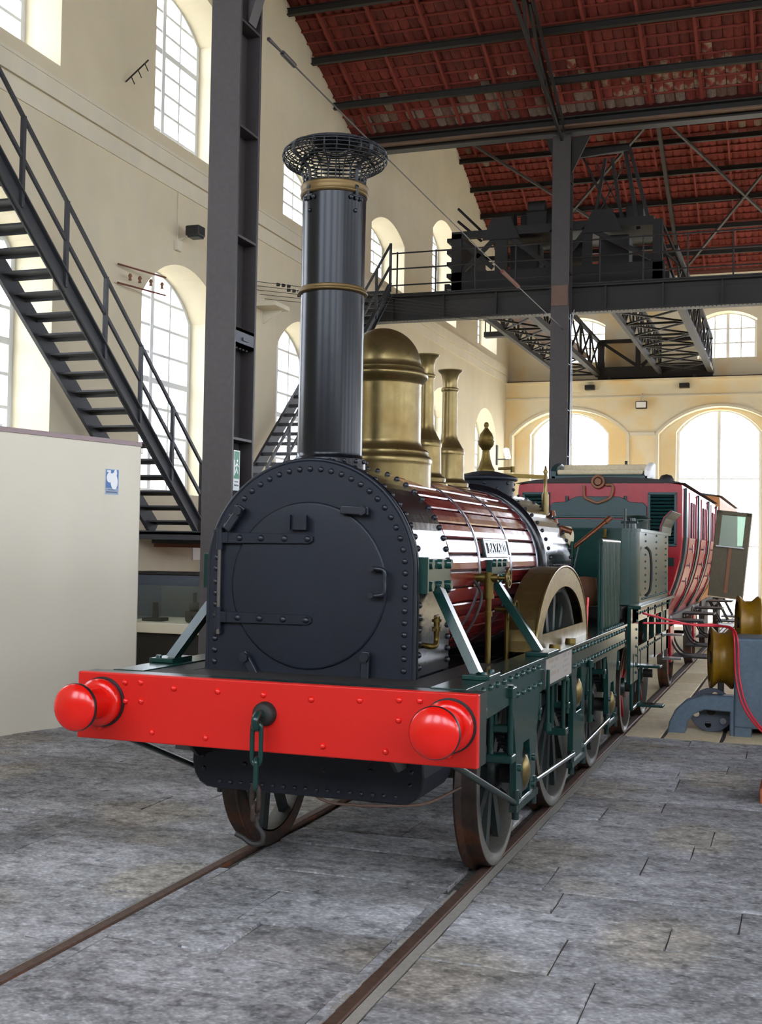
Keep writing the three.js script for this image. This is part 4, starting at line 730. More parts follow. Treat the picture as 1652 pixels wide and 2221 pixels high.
// ---- boiler barrel lagged with maroon planks
{
  const b = new THREE.Group(); b.name = 'boiler_barrel'; loco.add(b);
  part('barrel_core', rod([0, YC, 0.2], [0, YC, -2.32], 0.568, 0.568, 48), M.maroonCore, b);
  const n = 38, w = 2 * Math.PI * 0.59 / n, len = 2.46;
  const sh = new THREE.Shape(); const hw = w / 2 - 0.006, ch = 0.007; sh.moveTo(-hw, -0.014); sh.lineTo(hw, -0.014); sh.lineTo(hw, 0.006); sh.lineTo(hw - ch, 0.013); sh.lineTo(0, 0.0155); sh.lineTo(-hw + ch, 0.013); sh.lineTo(-hw, 0.006); sh.closePath();
  for (let k = 0; k < n; k++) {
    const a = (k + 0.5) / n * Math.PI * 2, g = norm(new THREE.ExtrudeGeometry(sh, { depth: len, bevelEnabled: false })).translate(0, 0, -2.29);
    g.rotateX(0); const m = new THREE.Matrix4().makeBasis(V(-Math.sin(a), Math.cos(a), 0).negate(), V(Math.cos(a), Math.sin(a), 0), V(0, 0, 1)).setPosition(0.586 * Math.cos(a), YC + 0.586 * Math.sin(a), 0);
    g.applyMatrix4(m); part('lagging_plank', g, M.maroon[k % 4], b);
  }
  for (const [z, m] of [[-0.5, M.bandSteel], [-1.36, M.bandSteel], [-2.26, M.bandSteel]]) part('boiler_band', lathe([[0.598, -0.022], [0.6055, -0.022], [0.6055, 0.022], [0.598, 0.022]].reverse(), 72).rotateX(Math.PI / 2).translate(0, YC, z), m, b);
  // nameplate
  const np = new THREE.Group(); np.name = 'nameplate'; const a = 0.23; np.position.set(0.604 * Math.cos(a), YC + 0.604 * Math.sin(a), -0.93); np.rotation.set(0, Math.PI / 2, 0); loco.add(np);
  const tilt = new THREE.Matrix4().makeRotationX(-a);
  part('plate', rbx(-0.33, 0.33, -0.06, 0.06, -0.012, 0.014, 0.004).applyMatrix4(tilt), M.greenDark, np);
  part('plate_rim', [bx(-0.33, 0.33, 0.05, 0.06, 0.014, 0.02), bx(-0.33, 0.33, -0.06, -0.05, 0.014, 0.02), bx(-0.33, -0.32, -0.05, 0.05, 0.014, 0.02), bx(0.32, 0.33, -0.05, 0.05, 0.014, 0.02)].map((g) => g.applyMatrix4(tilt)), M.bandSteel, np);
  const tg = new TextGeometry('BAYARD', { font, size: 0.068, depth: 0.008, curveSegments: 4 }); tg.computeBoundingBox(); const bb = tg.boundingBox, tw = bb.max.x - bb.min.x; tg.translate(-bb.min.x - tw / 2, -0.034, 0.013).scale(0.5 / tw, 1, 1).applyMatrix4(tilt);
  part('raised_letters', tg, M.bandSteel, np);
}
// ---- dome and safety columns
{
  const dp = [[0.315, 2.24], [0.315, 2.41], [0.32, 2.425], [0.322, 2.45], [0.312, 2.468], [0.295, 2.475], [0.298, 2.495], [0.29, 2.512], [0.268, 2.522], [0.255, 2.54], [0.247, 2.57], [0.246, 2.92], [0.25, 2.935], [0.262, 2.942], [0.268, 2.955], [0.284, 2.965], [0.289, 2.985], [0.279, 3.002], [0.266, 3.006], [0.268, 3.022], [0.26, 3.035], [0.244, 3.038]];
  for (let i = 1; i <= 14; i++) { const a = i / 14 * Math.PI / 2; dp.push([0.243 * Math.cos(a), 3.04 + 0.25 * Math.sin(a)]); }
  part('steam_dome', lathe(dp, 56, [0, 0, -0.3]), M.brass, loco, { label: 'large dull brass steam dome' });
  for (const [z, k] of [[-1.22, 1.02], [-1.83, 1]]) part('safety_column', lathe([[0.165, 2.24], [0.165, 2.345], [0.158, 2.36], [0.15, 2.362], [0.152, 2.385], [0.142, 2.4], [0.125, 2.405], [0.118, 2.43], [0.114, 2.6], [0.118, 2.606], [0.118, 2.63], [0.112, 2.634], [0.112, 2.65], [0.104, 2.656], [0.085, 2.69], [0.066, 2.725], [0.06, 2.77], [0.057, 3.08], [0.067, 3.09], [0.067, 3.108], [0.056, 3.115], [0.058, 3.17], [0.068, 3.215], [0.09, 3.24], [0.096, 3.248], [0.06, 3.25], [0.03, 3.2]].map(([r, y]) => [r, 2.24 + (y - 2.24) * k]), 36, [0, 0, z]), M.brass, loco, { label: 'slim brass column with flared top' });
}
// ---- firebox casing, manhole and finial, footplate fittings
{
  const r = 0.625, p = [[-r, 1.05]]; for (let i = 0; i <= 40; i++) { const a = Math.PI - Math.PI * i / 40; p.push([r * Math.cos(a), YC + r * Math.sin(a)]); } p.push([r, 1.05]);
  const f = part('firebox_casing', ext(poly(p), 1.28, 0.01, 4).translate(0, 0, -3.6), M.blackGloss, loco, { label: 'glossy black bolted firebox casing' });
  const ring = (z, step) => { const L = []; for (let i = 0, n = Math.round(Math.PI * r / step); i <= n; i++) { const a = Math.PI * i / n; L.push([[r * Math.cos(a), YC + r * Math.sin(a), z], [Math.cos(a), Math.sin(a), 0]]); } return L; };
  studs(f, [...ring(-2.42, 0.075), ...ring(-2.64, 0.075), ...ring(-3.54, 0.075)], 0.017, M.blackRivet, 'bolt');
  studs(f, [...along([r, 1.78, -2.75], [r, 1.78, -3.5], 9, [1, 0, 0]), ...along([r, 1.70, -2.75], [r, 1.70, -3.5], 9, [1, 0, 0])], 0.016, M.blackRivet, 'bolt');
  part('firebox_ring', lathe([[0.6, -0.05], [0.648, -0.05], [0.655, 0], [0.648, 0.05], [0.6, 0.05]].reverse(), 72).rotateX(Math.PI / 2).translate(0, YC, -2.35), M.blackGloss, f);
  part('firebox_bottom', bx(-0.58, 0.58, 0.42, 1.06, -3.5, -2.45), M.steelDark, loco);
  const m = part('manhole', lathe([[0.24, 2.28], [0.24, 2.47], [0.268, 2.475], [0.272, 2.5], [0.25, 2.512], [0.15, 2.54], [0.08, 2.556], [0, 2.56]], 40, [0, 0, -2.95]), M.black, loco);
  studs(m, Array.from({ length: 14 }, (_, i) => { const a = i / 14 * Math.PI * 2; return [[0.24 * Math.cos(a), 2.40 + (i % 2) * 0.05, -2.95 + 0.24 * Math.sin(a)], [Math.cos(a), 0, Math.sin(a)]]; }), 0.016, M.blackRivet, 'bolt');
  part('finial', lathe([[0.075, 2.55], [0.078, 2.57], [0.06, 2.6], [0.04, 2.66], [0.033, 2.71], [0.03, 2.735], [0.04, 2.742], [0.04, 2.75], [0.055, 2.765], [0.066, 2.785], [0.066, 2.8], [0.07, 2.806], [0.07, 2.814], [0.062, 2.82], [0.064, 2.84], [0.05, 2.875], [0.028, 2.905], [0.014, 2.925], [0.02, 2.94], [0.022, 2.952], [0.014, 2.97], [0, 2.975]], 28, [0, 0, -2.95]), M.brassDark, loco, { label: 'turned brass flame finial' });
  part('valve_lever', [bar([0.04, 2.525, -2.95], [0.42, 2.535, -3.4], 0.02, 0.035), rod([0.1, 2.58, -2.98], [0.22, 2.585, -3.0], 0.012, 0.012, 8), rod([0.22, 2.55, -3.0], [0.22, 2.6, -3.0], 0.018, 0.018, 8)], M.brassDark, loco);
  const sbal = part('spring_balance', [lathe([[0.012, 2.0], [0.016, 2.13], [0.03, 2.15], [0.031, 2.38], [0.016, 2.41], [0.014, 2.5], [0.022, 2.53], [0.014, 2.56], [0.026, 2.58], [0.012, 2.6], [0.008, 2.63], [0, 2.635]], 16, [0.42, 0, -3.4])], M.brass, loco, { label: 'upright brass spring balance' });
  part('whistle', [rod([0.47, 2.17, -3.55], [0.52, 2.02, -3.58], 0.028, 0.02, 10), rod([0.46, 2.2, -3.54], [0.46, 2.25, -3.54], 0.03, 0.018, 10), rod([0.5, 2.1, -3.58], [0.62, 2.06, -3.6], 0.03, 0.03, 10)], M.copper, loco);
  part('lubricator', orient(lathe([[0, 0], [0.09, 0], [0.095, 0.03], [0.09, 0.07], [0.05, 0.09], [0, 0.09]], 20), [1, 0, 0], [0.53, 2.02, -3.66]), M.canvas, loco);
  part('regulator_handle', [rod([0.5, 1.82, -3.66], [0.86, 2.16, -3.92], 0.017, 0.02, 10), rod([0.86, 2.16, -3.92], [0.9, 2.2, -3.95], 0.026, 0.026, 10)], M.copper, loco);
  part('backhead_pipe', [rod([0.55, 1.6, -3.66], [0.62, 1.3, -3.8], 0.012, 0.012, 6), rod([0.62, 1.98, -3.62], [0.6, 1.25, -3.62], 0.018, 0.018, 8), rod([0.58, 1.55, -3.75], [0.66, 1.98, -3.8], 0.01, 0.01, 6)], M.green, loco);
  part('backhead_fitting', [rbx(-0.5, 0.5, 1.1, 2.1, -3.66, -3.6, 0.02), rod([0.2, 1.75, -3.66], [0.2, 1.75, -3.75], 0.05, 0.05, 12)], M.steelDark, loco);
  part('leather_seat', lathe([[0, -0.14], [0.11, -0.13], [0.13, 0], [0.11, 0.13], [0, 0.14]], 16, [0.62, 1.52, -4.3]), M.leather, loco);
}
// ---- water feed: brass tee, pipe and hand wheel
{
  const v = new THREE.Group(); v.name = 'feed_valve'; v.position.set(0.68, 1.72, -0.42); loco.add(v);
  part('valve_body', [rod([-0.12, 0, 0], [0.06, 0, 0], 0.026, 0.026, 14), rod([-0.12, -0.005, 0], [-0.09, -0.005, 0], 0.05, 0.05, 14), rod([-0.05, 0, 0], [-0.02, 0, 0], 0.035, 0.035, 6), rod([0.0, -0.1, 0], [0.0, 0.035, 0], 0.03, 0.03, 12), rod([0, -0.13, 0], [0, -0.1, 0], 0.036, 0.036, 6), rod([0.05, 0, 0], [0.13, 0, 0], 0.012, 0.012, 8)], M.brassDark, v);
  part('feed_pipe', [rod([0, -0.13, 0], [0, -0.62, 0], 0.019, 0.019, 12), rod([0, -0.24, 0], [0, -0.21, 0], 0.026, 0.026, 12)], M.brassDark, v);
  const hwl = part('hand_wheel', torus(0.058, 0.009, 28, 8).rotateY(Math.PI / 2).translate(0.125, 0, 0), M.brassDark, v);
  part('wheel_spokes', [0, 1, 2].map((k) => rod([0.125, 0.056 * Math.cos(k * 1.047), 0.056 * Math.sin(k * 1.047)], [0.125, -0.056 * Math.cos(k * 1.047), -0.056 * Math.sin(k * 1.047)], 0.006, 0.006, 6)), M.brassDark, hwl);
  part('lower_wheel', torus(0.06, 0.008, 28, 8).rotateY(Math.PI / 2).translate(0.06, -0.22, -0.5), M.brassDark, v); part('lower_valve', [rod([-0.08, -0.22, -0.5], [0.06, -0.22, -0.5], 0.02, 0.02, 10), rod([0, -0.62, -0.5], [0, -0.2, -0.5], 0.016, 0.016, 10)], M.brassDark, v);
  part('pipe_bend', tubeG([[-0.1, 0, 0.03], [-0.03, -0.1, 0.06], [-0.06, -0.25, 0.1], [-0.15, -0.4, 0.12]], 0.01, 20, 8), M.steelDark, v);
}
// ---- splashers
for (const s of [1, -1]) {
  const zc = -1.98, a = 0.99, h = 0.56, y0 = 1.217, arc = (k, n = 24) => Array.from({ length: n + 1 }, (_, i) => { const t = Math.PI - Math.PI * i / n; return [zc + (a - k) * Math.cos(t) * 1, y0 + (h - k * 0.9) * Math.sin(t)]; });
  const sp = new THREE.Group(); sp.name = 'wheel_splasher'; loco.add(sp);
  const o = arc(0), inn = arc(0.03).reverse();
  part('splasher_top', sideX(poly([...o, ...inn]), s > 0 ? 0.66 : -0.86, 0.2, 0, 4), M.brass, sp, { label: 'dull brass splasher sheet' });
  const face = poly(o), ho = arc(0.16), hole = new THREE.Path(); ho.filter((p) => p[1] > y0 + 0.09).forEach(([x, y], i) => (i ? hole.lineTo(x, y) : hole.moveTo(x, y))); hole.closePath(); face.holes.push(hole);
  part('splasher_face', sideX(face, s > 0 ? 0.855 : -0.867, 0.012, 0, 4), M.brass, sp, { label: 'polished arched face with open centre' });
  part('face_rim', tubeG(arc(-0.004).map(([z, y]) => [s * 0.862, y, z]), 0.012, 60, 8), M.brass, sp);
}
// ---- outside frames, footplating, springs, axle boxes
const axles = [[-0.28, 0.55], [-2.08, 0.83], [-3.76, 0.55]];
for (const s of [1, -1]) {
  const sh = poly([[1.22, 1.2], [-4.55, 1.2], [-4.55, 1.0], [-4.06, 1.0], [-3.98, 0.8], [-3.96, 0.4], [-3.56, 0.4], [-3.52, 0.85], [-3.42, 1.0], [-2.42, 1.0], [-2.3, 0.75], [-2.3, 0.36], [-1.86, 0.36], [-1.86, 0.75], [-1.76, 1.0], [-0.66, 1.0], [-0.56, 0.72], [-0.54, 0.41], [-0.03, 0.41], [0.0, 0.72], [0.1, 1.02], [0.9, 1.0], [1.22, 0.87]]);
  for (const [z, y] of axles) sh.holes.push(holePath([[z - 0.11, y - 0.12], [z - 0.11, y + 0.12], [z - 0.08, y + 0.2], [z + 0.08, y + 0.2], [z + 0.11, y + 0.12], [z + 0.11, y - 0.12]]));
  const f = part('outside_frame', sideX(sh, s > 0 ? 0.925 : -0.96, 0.035, 0.003, 4), M.green, loco, { label: 'dark green riveted outside frame plate' });
  if (s > 0) {
    const L = []; for (let z = 1.1; z > -4.5; z -= 0.155) { L.push([[0.96, 1.165, z], [1, 0, 0]]); if (z < 0.2 || z > 0.75) L.push([[0.96, 1.055, z - 0.03], [1, 0, 0]]); }
    studs(f, L.filter(([p]) => !(p[2] < -0.75 && p[2] > -1.8)), 0.02, M.greenBolt);
    studs(f, [[[0.96, 1.1, 1.05], [1, 0, 0]], [[0.96, 0.98, 0.95], [1, 0, 0]], [[0.96, 1.05, 0.75], [1, 0, 0]], ...[0.46, 0.62].flatMap((y) => [[[0.96, y, -0.09], [1, 0, 0]], [[0.96, y, -0.48], [1, 0, 0]]]), ...[0.46, 0.62].flatMap((y) => [[[0.96, y, -3.6], [1, 0, 0]], [[0.96, y, -3.92], [1, 0, 0]]])], 0.022, M.greenBolt, 'bolt', hexG);
  }
  part('footplate_edge', [rbx(s * 0.8, s * 0.985, 1.198, 1.218, -4.55, 1.2, 0.004)], M.green, loco);
  if (s > 0) studs(loco, along([0.92, 1.218, -1.35], [0.92, 1.218, -1.95], 2, [0, 1, 0]), 0.045, M.brassDark, 'brass_nut', hexG);
  part('running_plate', bx(s * 0.62, s * 0.8, 1.198, 1.21, -0.2, 1.0), M.steelDark, loco);
  axles.forEach(([z, y], i) => {
    part('axle_box', [rbx(s * 0.90, s * 0.955, y - 0.1, y + 0.11, z - 0.1, z + 0.1, 0.01)], M.steelDark, loco);
    part('axle_cap', orient(lathe([[0, 0.034], [0.03, 0.031], [0.06, 0.022], [0.082, 0.008], [0.085, 0]].reverse(), 24).scale(1.15, 1, 0.72), [s, 0, 0], [s * 0.955, y + 0.02, z]).rotateX(0), M.brass, loco, { label: 'oval brass axle box cover' });
    part('horn_stay', [bx(s * 0.93, s * 0.975, i === 1 ? 0.33 : 0.38, i === 1 ? 0.37 : 0.42, z - 0.3, z + 0.3), rod([s * 0.955, i === 1 ? 0.28 : 0.33, z + 0.24], [s * 0.955, i === 1 ? 0.45 : 0.5, z + 0.24], 0.022, 0.022, 8), rod([s * 0.955, i === 1 ? 0.28 : 0.33, z - 0.24], [s * 0.955, i === 1 ? 0.45 : 0.5, z - 0.24], 0.022, 0.022, 8)], M.greenDark, loco);
    // leaf spring over the box with hangers
    const sp = new THREE.Group(); sp.name = 'leaf_spring'; loco.add(sp);
    const yt = i === 1 ? 0.72 : 0.80;
    for (let k = 0; k < 7; k++) { const hl = 0.42 - k * 0.055; part('spring_leaf', tubeless(hl, k), M.springBlack, sp); }
    function tubeless(hl, k) { const pt = [], pb = []; for (let j = 0; j <= 8; j++) { const t = -1 + j / 4, zz = t * hl; const yy = yt - k * 0.0165 + 0.10 * (zz / 0.42) ** 2; pt.push([z + zz, yy]); pb.unshift([z + zz, yy - 0.013]); } return sideX(poly([...pt, ...pb]), s > 0 ? 0.84 : -0.90, 0.06, 0, 4); }
    part('spring_buckle', rbx(s * 0.832, s * 0.908, yt - 0.14, yt + 0.02, z - 0.035, z + 0.035, 0.004), M.greenDark, sp);
    for (const e of [-1, 1]) part('spring_hanger', [rod([s * 0.87, yt + 0.08, z + e * 0.41], [s * 0.87, 1.1, z + e * 0.41], 0.014, 0.014, 8), rod([s * 0.95, yt + 0.02, z + e * 0.41], [s * 0.95, 0.99, z + e * 0.41], 0.016, 0.016, 8), rbx(s * 0.84, s * 0.97, yt + 0.055, yt + 0.10, z + e * 0.41 - 0.03, z + e * 0.41 + 0.03, 0.01)], M.green, sp);
  });
  part('stay_rod', [rod([s * 0.965, 0.47, -0.55], [s * 0.965, 0.42, -1.87], 0.016, 0.016, 10)], M.chrome, loco); part('stay_rod', [rod([s * 0.965, 0.42, -2.28], [s * 0.965, 0.45, -3.55], 0.016, 0.016, 10)], M.chrome, loco);
  part('front_stay', rod([s * 0.9, 0.88, 1.25], [s * 0.95, 0.43, -0.02], 0.018, 0.018, 10), M.greenDark, loco);
  part('inner_frame', sideX(poly([[1.2, 1.15], [-4.5, 1.15], [-4.5, 0.75], [1.0, 0.75], [1.2, 0.9]]), s > 0 ? 0.56 : -0.58, 0.02), M.steelDark, loco);
  if (s > 0) {
    // guard irons of the driving axle: square green hanger frames
    part('spring_yoke', [rod([0.94, 0.62, -1.58], [0.94, 1.0, -1.58], 0.016, 0.016, 8), rod([0.86, 0.62, -1.58], [0.86, 1.0, -1.58], 0.016, 0.016, 8), rbx(0.83, 0.97, 0.98, 1.02, -1.63, -1.53, 0.008), rbx(0.83, 0.97, 0.6, 0.65, -1.63, -1.53, 0.008)], M.green, loco);
    part('spring_yoke', [rod([0.965, 0.7, 0.16], [0.965, 1.13, 0.16], 0.018, 0.018, 8), rod([0.85, 0.7, 0.16], [0.85, 1.0, 0.16], 0.018, 0.018, 8), rbx(0.83, 0.99, 0.69, 0.74, 0.11, 0.21, 0.012), rbx(0.94, 0.99, 1.06, 1.12, 0.11, 0.21, 0.008)], M.green, loco);
    part('side_rod', [rod([0.985, 0.78, -0.8], [0.985, 1.13, -0.8], 0.014, 0.012, 8), rod([0.985, 0.74, -0.8], [0.985, 0.79, -0.8], 0.028, 0.028, 8)], M.green, loco);
    part('side_rod', [rod([0.985, 0.6, -2.45], [0.985, 1.02, -2.45], 0.014, 0.012, 8), rod([0.985, 0.58, -2.45], [0.985, 0.63, -2.45], 0.026, 0.026, 8), rod([0.985, 1.0, -2.45], [0.985, 1.05, -2.45], 0.026, 0.026, 8)], M.green, loco);
    // white painted inscription panels, lettering too worn to read
    const cv = document.createElement('canvas'); cv.width = 460; cv.height = 190; const x = cv.getContext('2d');
    x.fillStyle = '#8f8981'; x.fillRect(0, 0, 460, 190); let q = 7; const r = () => (q = (q * 16807) % 2147483647) / 2147483647;
    const smear = (x0, x1, y, h, c) => { x.fillStyle = c; for (let u = x0; u < x1; u += 7) { if (r() < 0.12) { u += 6; continue; } x.fillRect(u, y + r() * 2, 2.2, h); if (r() < 0.6) x.fillRect(u, y + (r() < 0.5 ? 0 : h / 2), 6, 2.2); } };
    smear(26, 205, 22, 26, '#6a4a24'); smear(52, 170, 72, 15, '#4f463f'); smear(18, 222, 112, 26, '#704a26');
    smear(262, 440, 22, 24, '#5c4630'); smear(312, 390, 66, 14, '#4f463f'); smear(286, 410, 104, 17, '#5a4836'); smear(318, 380, 146, 12, '#4f463f');
    const t = new THREE.CanvasTexture(cv); t.colorSpace = THREE.SRGBColorSpace; const pm = new THREE.MeshPhysicalMaterial({ map: t, roughness: 0.45 }); pm.userData.uv = 0;
    const ip = part('inscription_panel', [rbx(0.961, 0.968, 1.02, 1.206, -1.262, -0.82, 0.002), rbx(0.961, 0.968, 1.02, 1.206, -1.73, -1.275, 0.002)], M.wornPanel, loco, { label: 'two white panels with worn brown lettering' });
    const g = new THREE.PlaneGeometry(0.9, 0.18).rotateY(Math.PI / 2).translate(0.9688, 1.113, -1.275); g.userData.ownUV = true; part('lettering', g, pm, ip);
  }
}
// ---- wheels
axles.forEach(([z, R], i) => {
  part('axle', rod([-0.92, R, z], [0.92, R, z], 0.06, 0.06, 14), M.steelDark, loco);
  for (const s of [1, -1]) {
    const w = new THREE.Group(); w.name = 'wheel'; w.position.set(s * 0.735, R, z); w.rotation.z = s > 0 ? -Math.PI / 2 : Math.PI / 2; loco.add(w);   // local +y points outwards
    part('tread', lathe([[R - 0.065, -0.065], [R + 0.028, -0.065], [R + 0.03, -0.05], [R + 0.005, -0.03], [R, -0.02], [R, 0.06], [R - 0.006, 0.066]], 72), M.rustWheel, w, { label: 'worn rusty tread' });
    part('rim_face', lathe([[R - 0.006, 0.066], [R - 0.075, 0.066], [R - 0.075, -0.065]], 72), M.tyre, w);
    part('hub', lathe([[0.09, -0.07], [0.12, -0.06], [0.12, 0.05], [0.09, 0.075], [0, 0.08]], 28), M.spoke, w);
    const n = i === 1 ? 14 : 9;
    for (let k = 0; k < n; k++) { const a = (k + 0.3) / n * Math.PI * 2, c = Math.cos(a), q = Math.sin(a); part('spoke', bar([0.1 * c, 0, 0.1 * q], [(R - 0.07) * c, 0, (R - 0.07) * q], 0.078, 0.035), M.spoke, w); }
  }
});
// ---- ribbed screen at the footplate side
{
  const r = new THREE.Group(); r.name = 'ribbed_screen'; loco.add(r);
  part('screen_sheet', rbx(0.865, 0.885, 1.21, 1.98, -4.55, -3.5, 0.006), M.green, r);
  for (let k = 0; k < 12; k++) part('screen_rib', rod([0.892, 1.22, -3.54 - k * 0.088], [0.892, 1.985, -3.54 - k * 0.088], 0.024, 0.024, 8), M.green, r);
  part('top_rail', rod([0.888, 1.985, -3.48], [0.888, 1.985, -4.57], 0.024, 0.024, 10), M.green, r);
  studs(r, along([0.94, 1.218, -3.5], [0.94, 1.218, -4.5], 10, [0, 1, 0]), 0.02, M.greenBolt);
  part('footplate_floor', bx(-0.86, 0.86, 1.0, 1.03, -4.6, -3.6), M.steelDark, loco);
  part('red_lever', rod([0.8, 1.22, -3.35], [0.8, 1.5, -3.4], 0.012, 0.012, 6), M.redRivet, loco);
}

// ================================================================ tender
{
  const zo = -6.7, t = thing('tender', 'dark green riveted tender with rounded tank behind the locomotive', 'tender', [0, 0, zo]);
  const Z = (z) => z - zo;
  const rr = (x, z0, z1, r) => { const s = new THREE.Shape(); s.moveTo(-x + r, z0); s.lineTo(x - r, z0); s.absarc(x - r, z0 + r, r, -Math.PI / 2, 0, false); s.lineTo(x, z1 - r); s.absarc(x - r, z1 - r, r, 0, Math.PI / 2, false); s.lineTo(-x + r, z1); s.absarc(-x + r, z1 - r, r, Math.PI / 2, Math.PI, false); s.lineTo(-x, z0 + r); s.absarc(-x + r, z0 + r, r, Math.PI, Math.PI * 1.5, false); return s; };
  // horseshoe tank: two arms reaching forward, shape in (x, z)
  const tank = rr(1.0, Z(-8.3), Z(-5.05), 0.28); const bay = new THREE.Path(); bay.moveTo(-0.5, Z(-5.9)); bay.lineTo(0.5, Z(-5.9)); bay.lineTo(0.5, Z(-7.4)); bay.lineTo(-0.5, Z(-7.4)); bay.closePath(); tank.holes.push(bay);
  const up = (sh, y0, h, b = 0) => ext(sh, h, b, 10).applyMatrix4(new THREE.Matrix4().makeBasis(V(1, 0, 0), V(0, 0, 1), V(0, -1, 0))).translate(0, y0 + h, 0);
  const tk = part('tank', up(tank, 1.37, 0.75, 0.006), M.green, t, { label: 'glossy green water tank with rounded corners' });
  part('tank_cap_bead', [up(rr(1.012, Z(-8.312), Z(-5.038), 0.29), 2.1, 0.03)], M.green, t);
  const L = []; for (let y = 1.45; y < 2.1; y += 0.07) for (const z of [-5.75, -6.75, -7.75]) L.push([[1.001, y, Z(z)], [1, 0, 0]]); for (let z = -5.5; z > -8.1; z -= 0.09) L.push([[1.001, 1.42, Z(z)], [1, 0, 0]]);
  studs(tk, L, 0.012, M.greenBolt);
  part('grab_rail', tubeG([[1.03, 1.95, Z(-5.55)], [1.07, 1.9, Z(-5.55)], [1.07, 1.5, Z(-5.55)], [1.03, 1.45, Z(-5.55)]], 0.014, 20, 8), M.steelDark, t);
  for (const s of [1, -1]) {
    const cur = [[0.99, 2.1], [1.0, 2.2], [1.04, 2.3], [1.12, 2.38], [1.13, 2.37], [1.055, 2.29], [1.015, 2.2], [1.005, 2.1]].map(([x, y]) => [x * s, y]);
    const f = part('tank_flare', ext(poly(cur), 1.1, 0, 4).translate(0, 0, Z(-8.3)), M.greenDark, t); part('flare_lining', ext(poly(cur.map(([x, y]) => [x - s * 0.012, y + 0.004])), 1.08, 0, 4).translate(0, 0, Z(-8.29)), M.coachRed, f);
    const fr = part('tender_frame', [bx(s * 0.95, s * 0.985, 1.2, 1.36, Z(-8.3), Z(-4.9)), bx(s * 0.95, s * 0.985, 0.62, 1.36, Z(-5.35), Z(-4.8)), bx(s * 0.95, s * 0.985, 0.72, 0.95, Z(-8.3), Z(-5.3)), bx(s * 0.95, s * 0.985, 0.72, 1.36, Z(-8.3), Z(-8.05)), bx(s * 0.95, s * 0.985, 0.72, 1.36, Z(-6.9), Z(-6.75)), bx(s * 0.95, s * 0.985, 0.72, 1.36, Z(-6.25), Z(-6.1)), bx(s * 0.95, s * 0.985, 0.72, 1.36, Z(-7.6), Z(-7.5))], M.green, t);
    part('frame_ledge', [rbx(s * 0.93, s * 1.06, 1.335, 1.372, Z(-8.32), Z(-4.95), 0.01)], M.green, t);
    if (s > 0) studs(fr, [...along([0.985, 1.3, Z(-5.2)], [0.985, 0.7, Z(-5.2)], 8, [1, 0, 0]), ...along([0.985, 0.9, Z(-5.5)], [0.985, 0.9, Z(-8.2)], 16, [1, 0, 0]), ...along([0.985, 1.28, Z(-5.5)], [0.985, 1.28, Z(-8.2)], 16, [1, 0, 0])], 0.014, M.greenBolt);
    part('footstep', [rod([s * 0.97, 0.9, Z(-5.0)], [s * 0.97, 0.36, Z(-5.0)], 0.02, 0.02, 8), rod([s * 0.97, 0.9, Z(-5.55)], [s * 0.97, 0.36, Z(-5.55)], 0.02, 0.02, 8), rod([s * 0.97, 0.36, Z(-5.0)], [s * 0.97, 0.36, Z(-5.55)], 0.02, 0.02, 8), rbx(s * 0.97, s * 1.24, 0.35, 0.375, Z(-5.5), Z(-5.3), 0.006), rbx(s * 0.97, s * 1.2, 0.73, 0.755, Z(-5.6), Z(-5.4), 0.006)], M.green, t);
    part('footstep', [rbx(s * 0.97, s * 1.2, 0.62, 0.645, Z(-7.9), Z(-7.7), 0.006), rbx(s * 0.97, s * 1.2, 0.9, 0.92, Z(-8.0), Z(-7.8), 0.006), rod([s * 0.97, 1.2, Z(-7.8)], [s * 0.97, 0.62, Z(-7.8)], 0.016, 0.016, 8)], M.chrome, t);
    for (const z of [-5.85, -7.4]) {
      const w = new THREE.Group(); w.name = 'wheel'; w.position.set(s * 0.735, 0.48, Z(z)); w.rotation.z = s > 0 ? -Math.PI / 2 : Math.PI / 2; t.add(w); const R = 0.48;
      part('tread', lathe([[R - 0.065, -0.065], [R + 0.028, -0.065], [R + 0.03, -0.05], [R, -0.02], [R, 0.06], [R - 0.006, 0.066]], 56), M.rustWheel, w); part('rim_face', lathe([[R - 0.006, 0.066], [R - 0.07, 0.066], [R - 0.07, -0.065]], 56), M.tyre, w); part('hub', lathe([[0.08, -0.06], [0.1, 0.05], [0, 0.07]], 20), M.greenDark, w);
      for (let k = 0; k < 10; k++) { const a = k / 10 * Math.PI * 2, c = Math.cos(a), q = Math.sin(a); part('spoke', bar([0.08 * c, 0, 0.08 * q], [(R - 0.06) * c, 0, (R - 0.06) * q], 0.05, 0.03), M.coachRed, w); }
      part('leaf_spring', [0, 1, 2, 3].map((k) => bx(s * 0.86, s * 0.92, 0.86 + k * 0.016, 0.873 + k * 0.016, Z(z) - 0.2 - k * 0.06, Z(z) + 0.2 + k * 0.06)), M.springBlack, t);
    }
  }
  part('underframe', [bx(-0.9, 0.9, 1.25, 1.36, Z(-8.3), Z(-4.75)), bx(-0.6, 0.6, 0.7, 1.25, Z(-8.2), Z(-5.1)), bx(-0.9, 0.9, 0.98, 1.25, Z(-5.4), Z(-5.0))], M.steelDark, t);
  for (const z of [-5.85, -7.4]) part('axle', rod([-0.9, 0.48, Z(z)], [0.9, 0.48, Z(z)], 0.05, 0.05, 12), M.steelDark, t);
  part('tank_filler', lathe([[0.14, 2.1], [0.14, 2.26], [0.16, 2.27], [0.1, 2.31], [0, 2.32]], 20, [0.75, 0, Z(-7.0)]), M.greenDark, t);
  part('brake_column', [rod([0.82, 2.1, Z(-5.5)], [0.82, 2.34, Z(-5.5)], 0.015, 0.015, 8), rod([0.78, 2.2, Z(-5.5)], [0.95, 2.2, Z(-5.5)], 0.012, 0.012, 8)], M.greenDark, t);
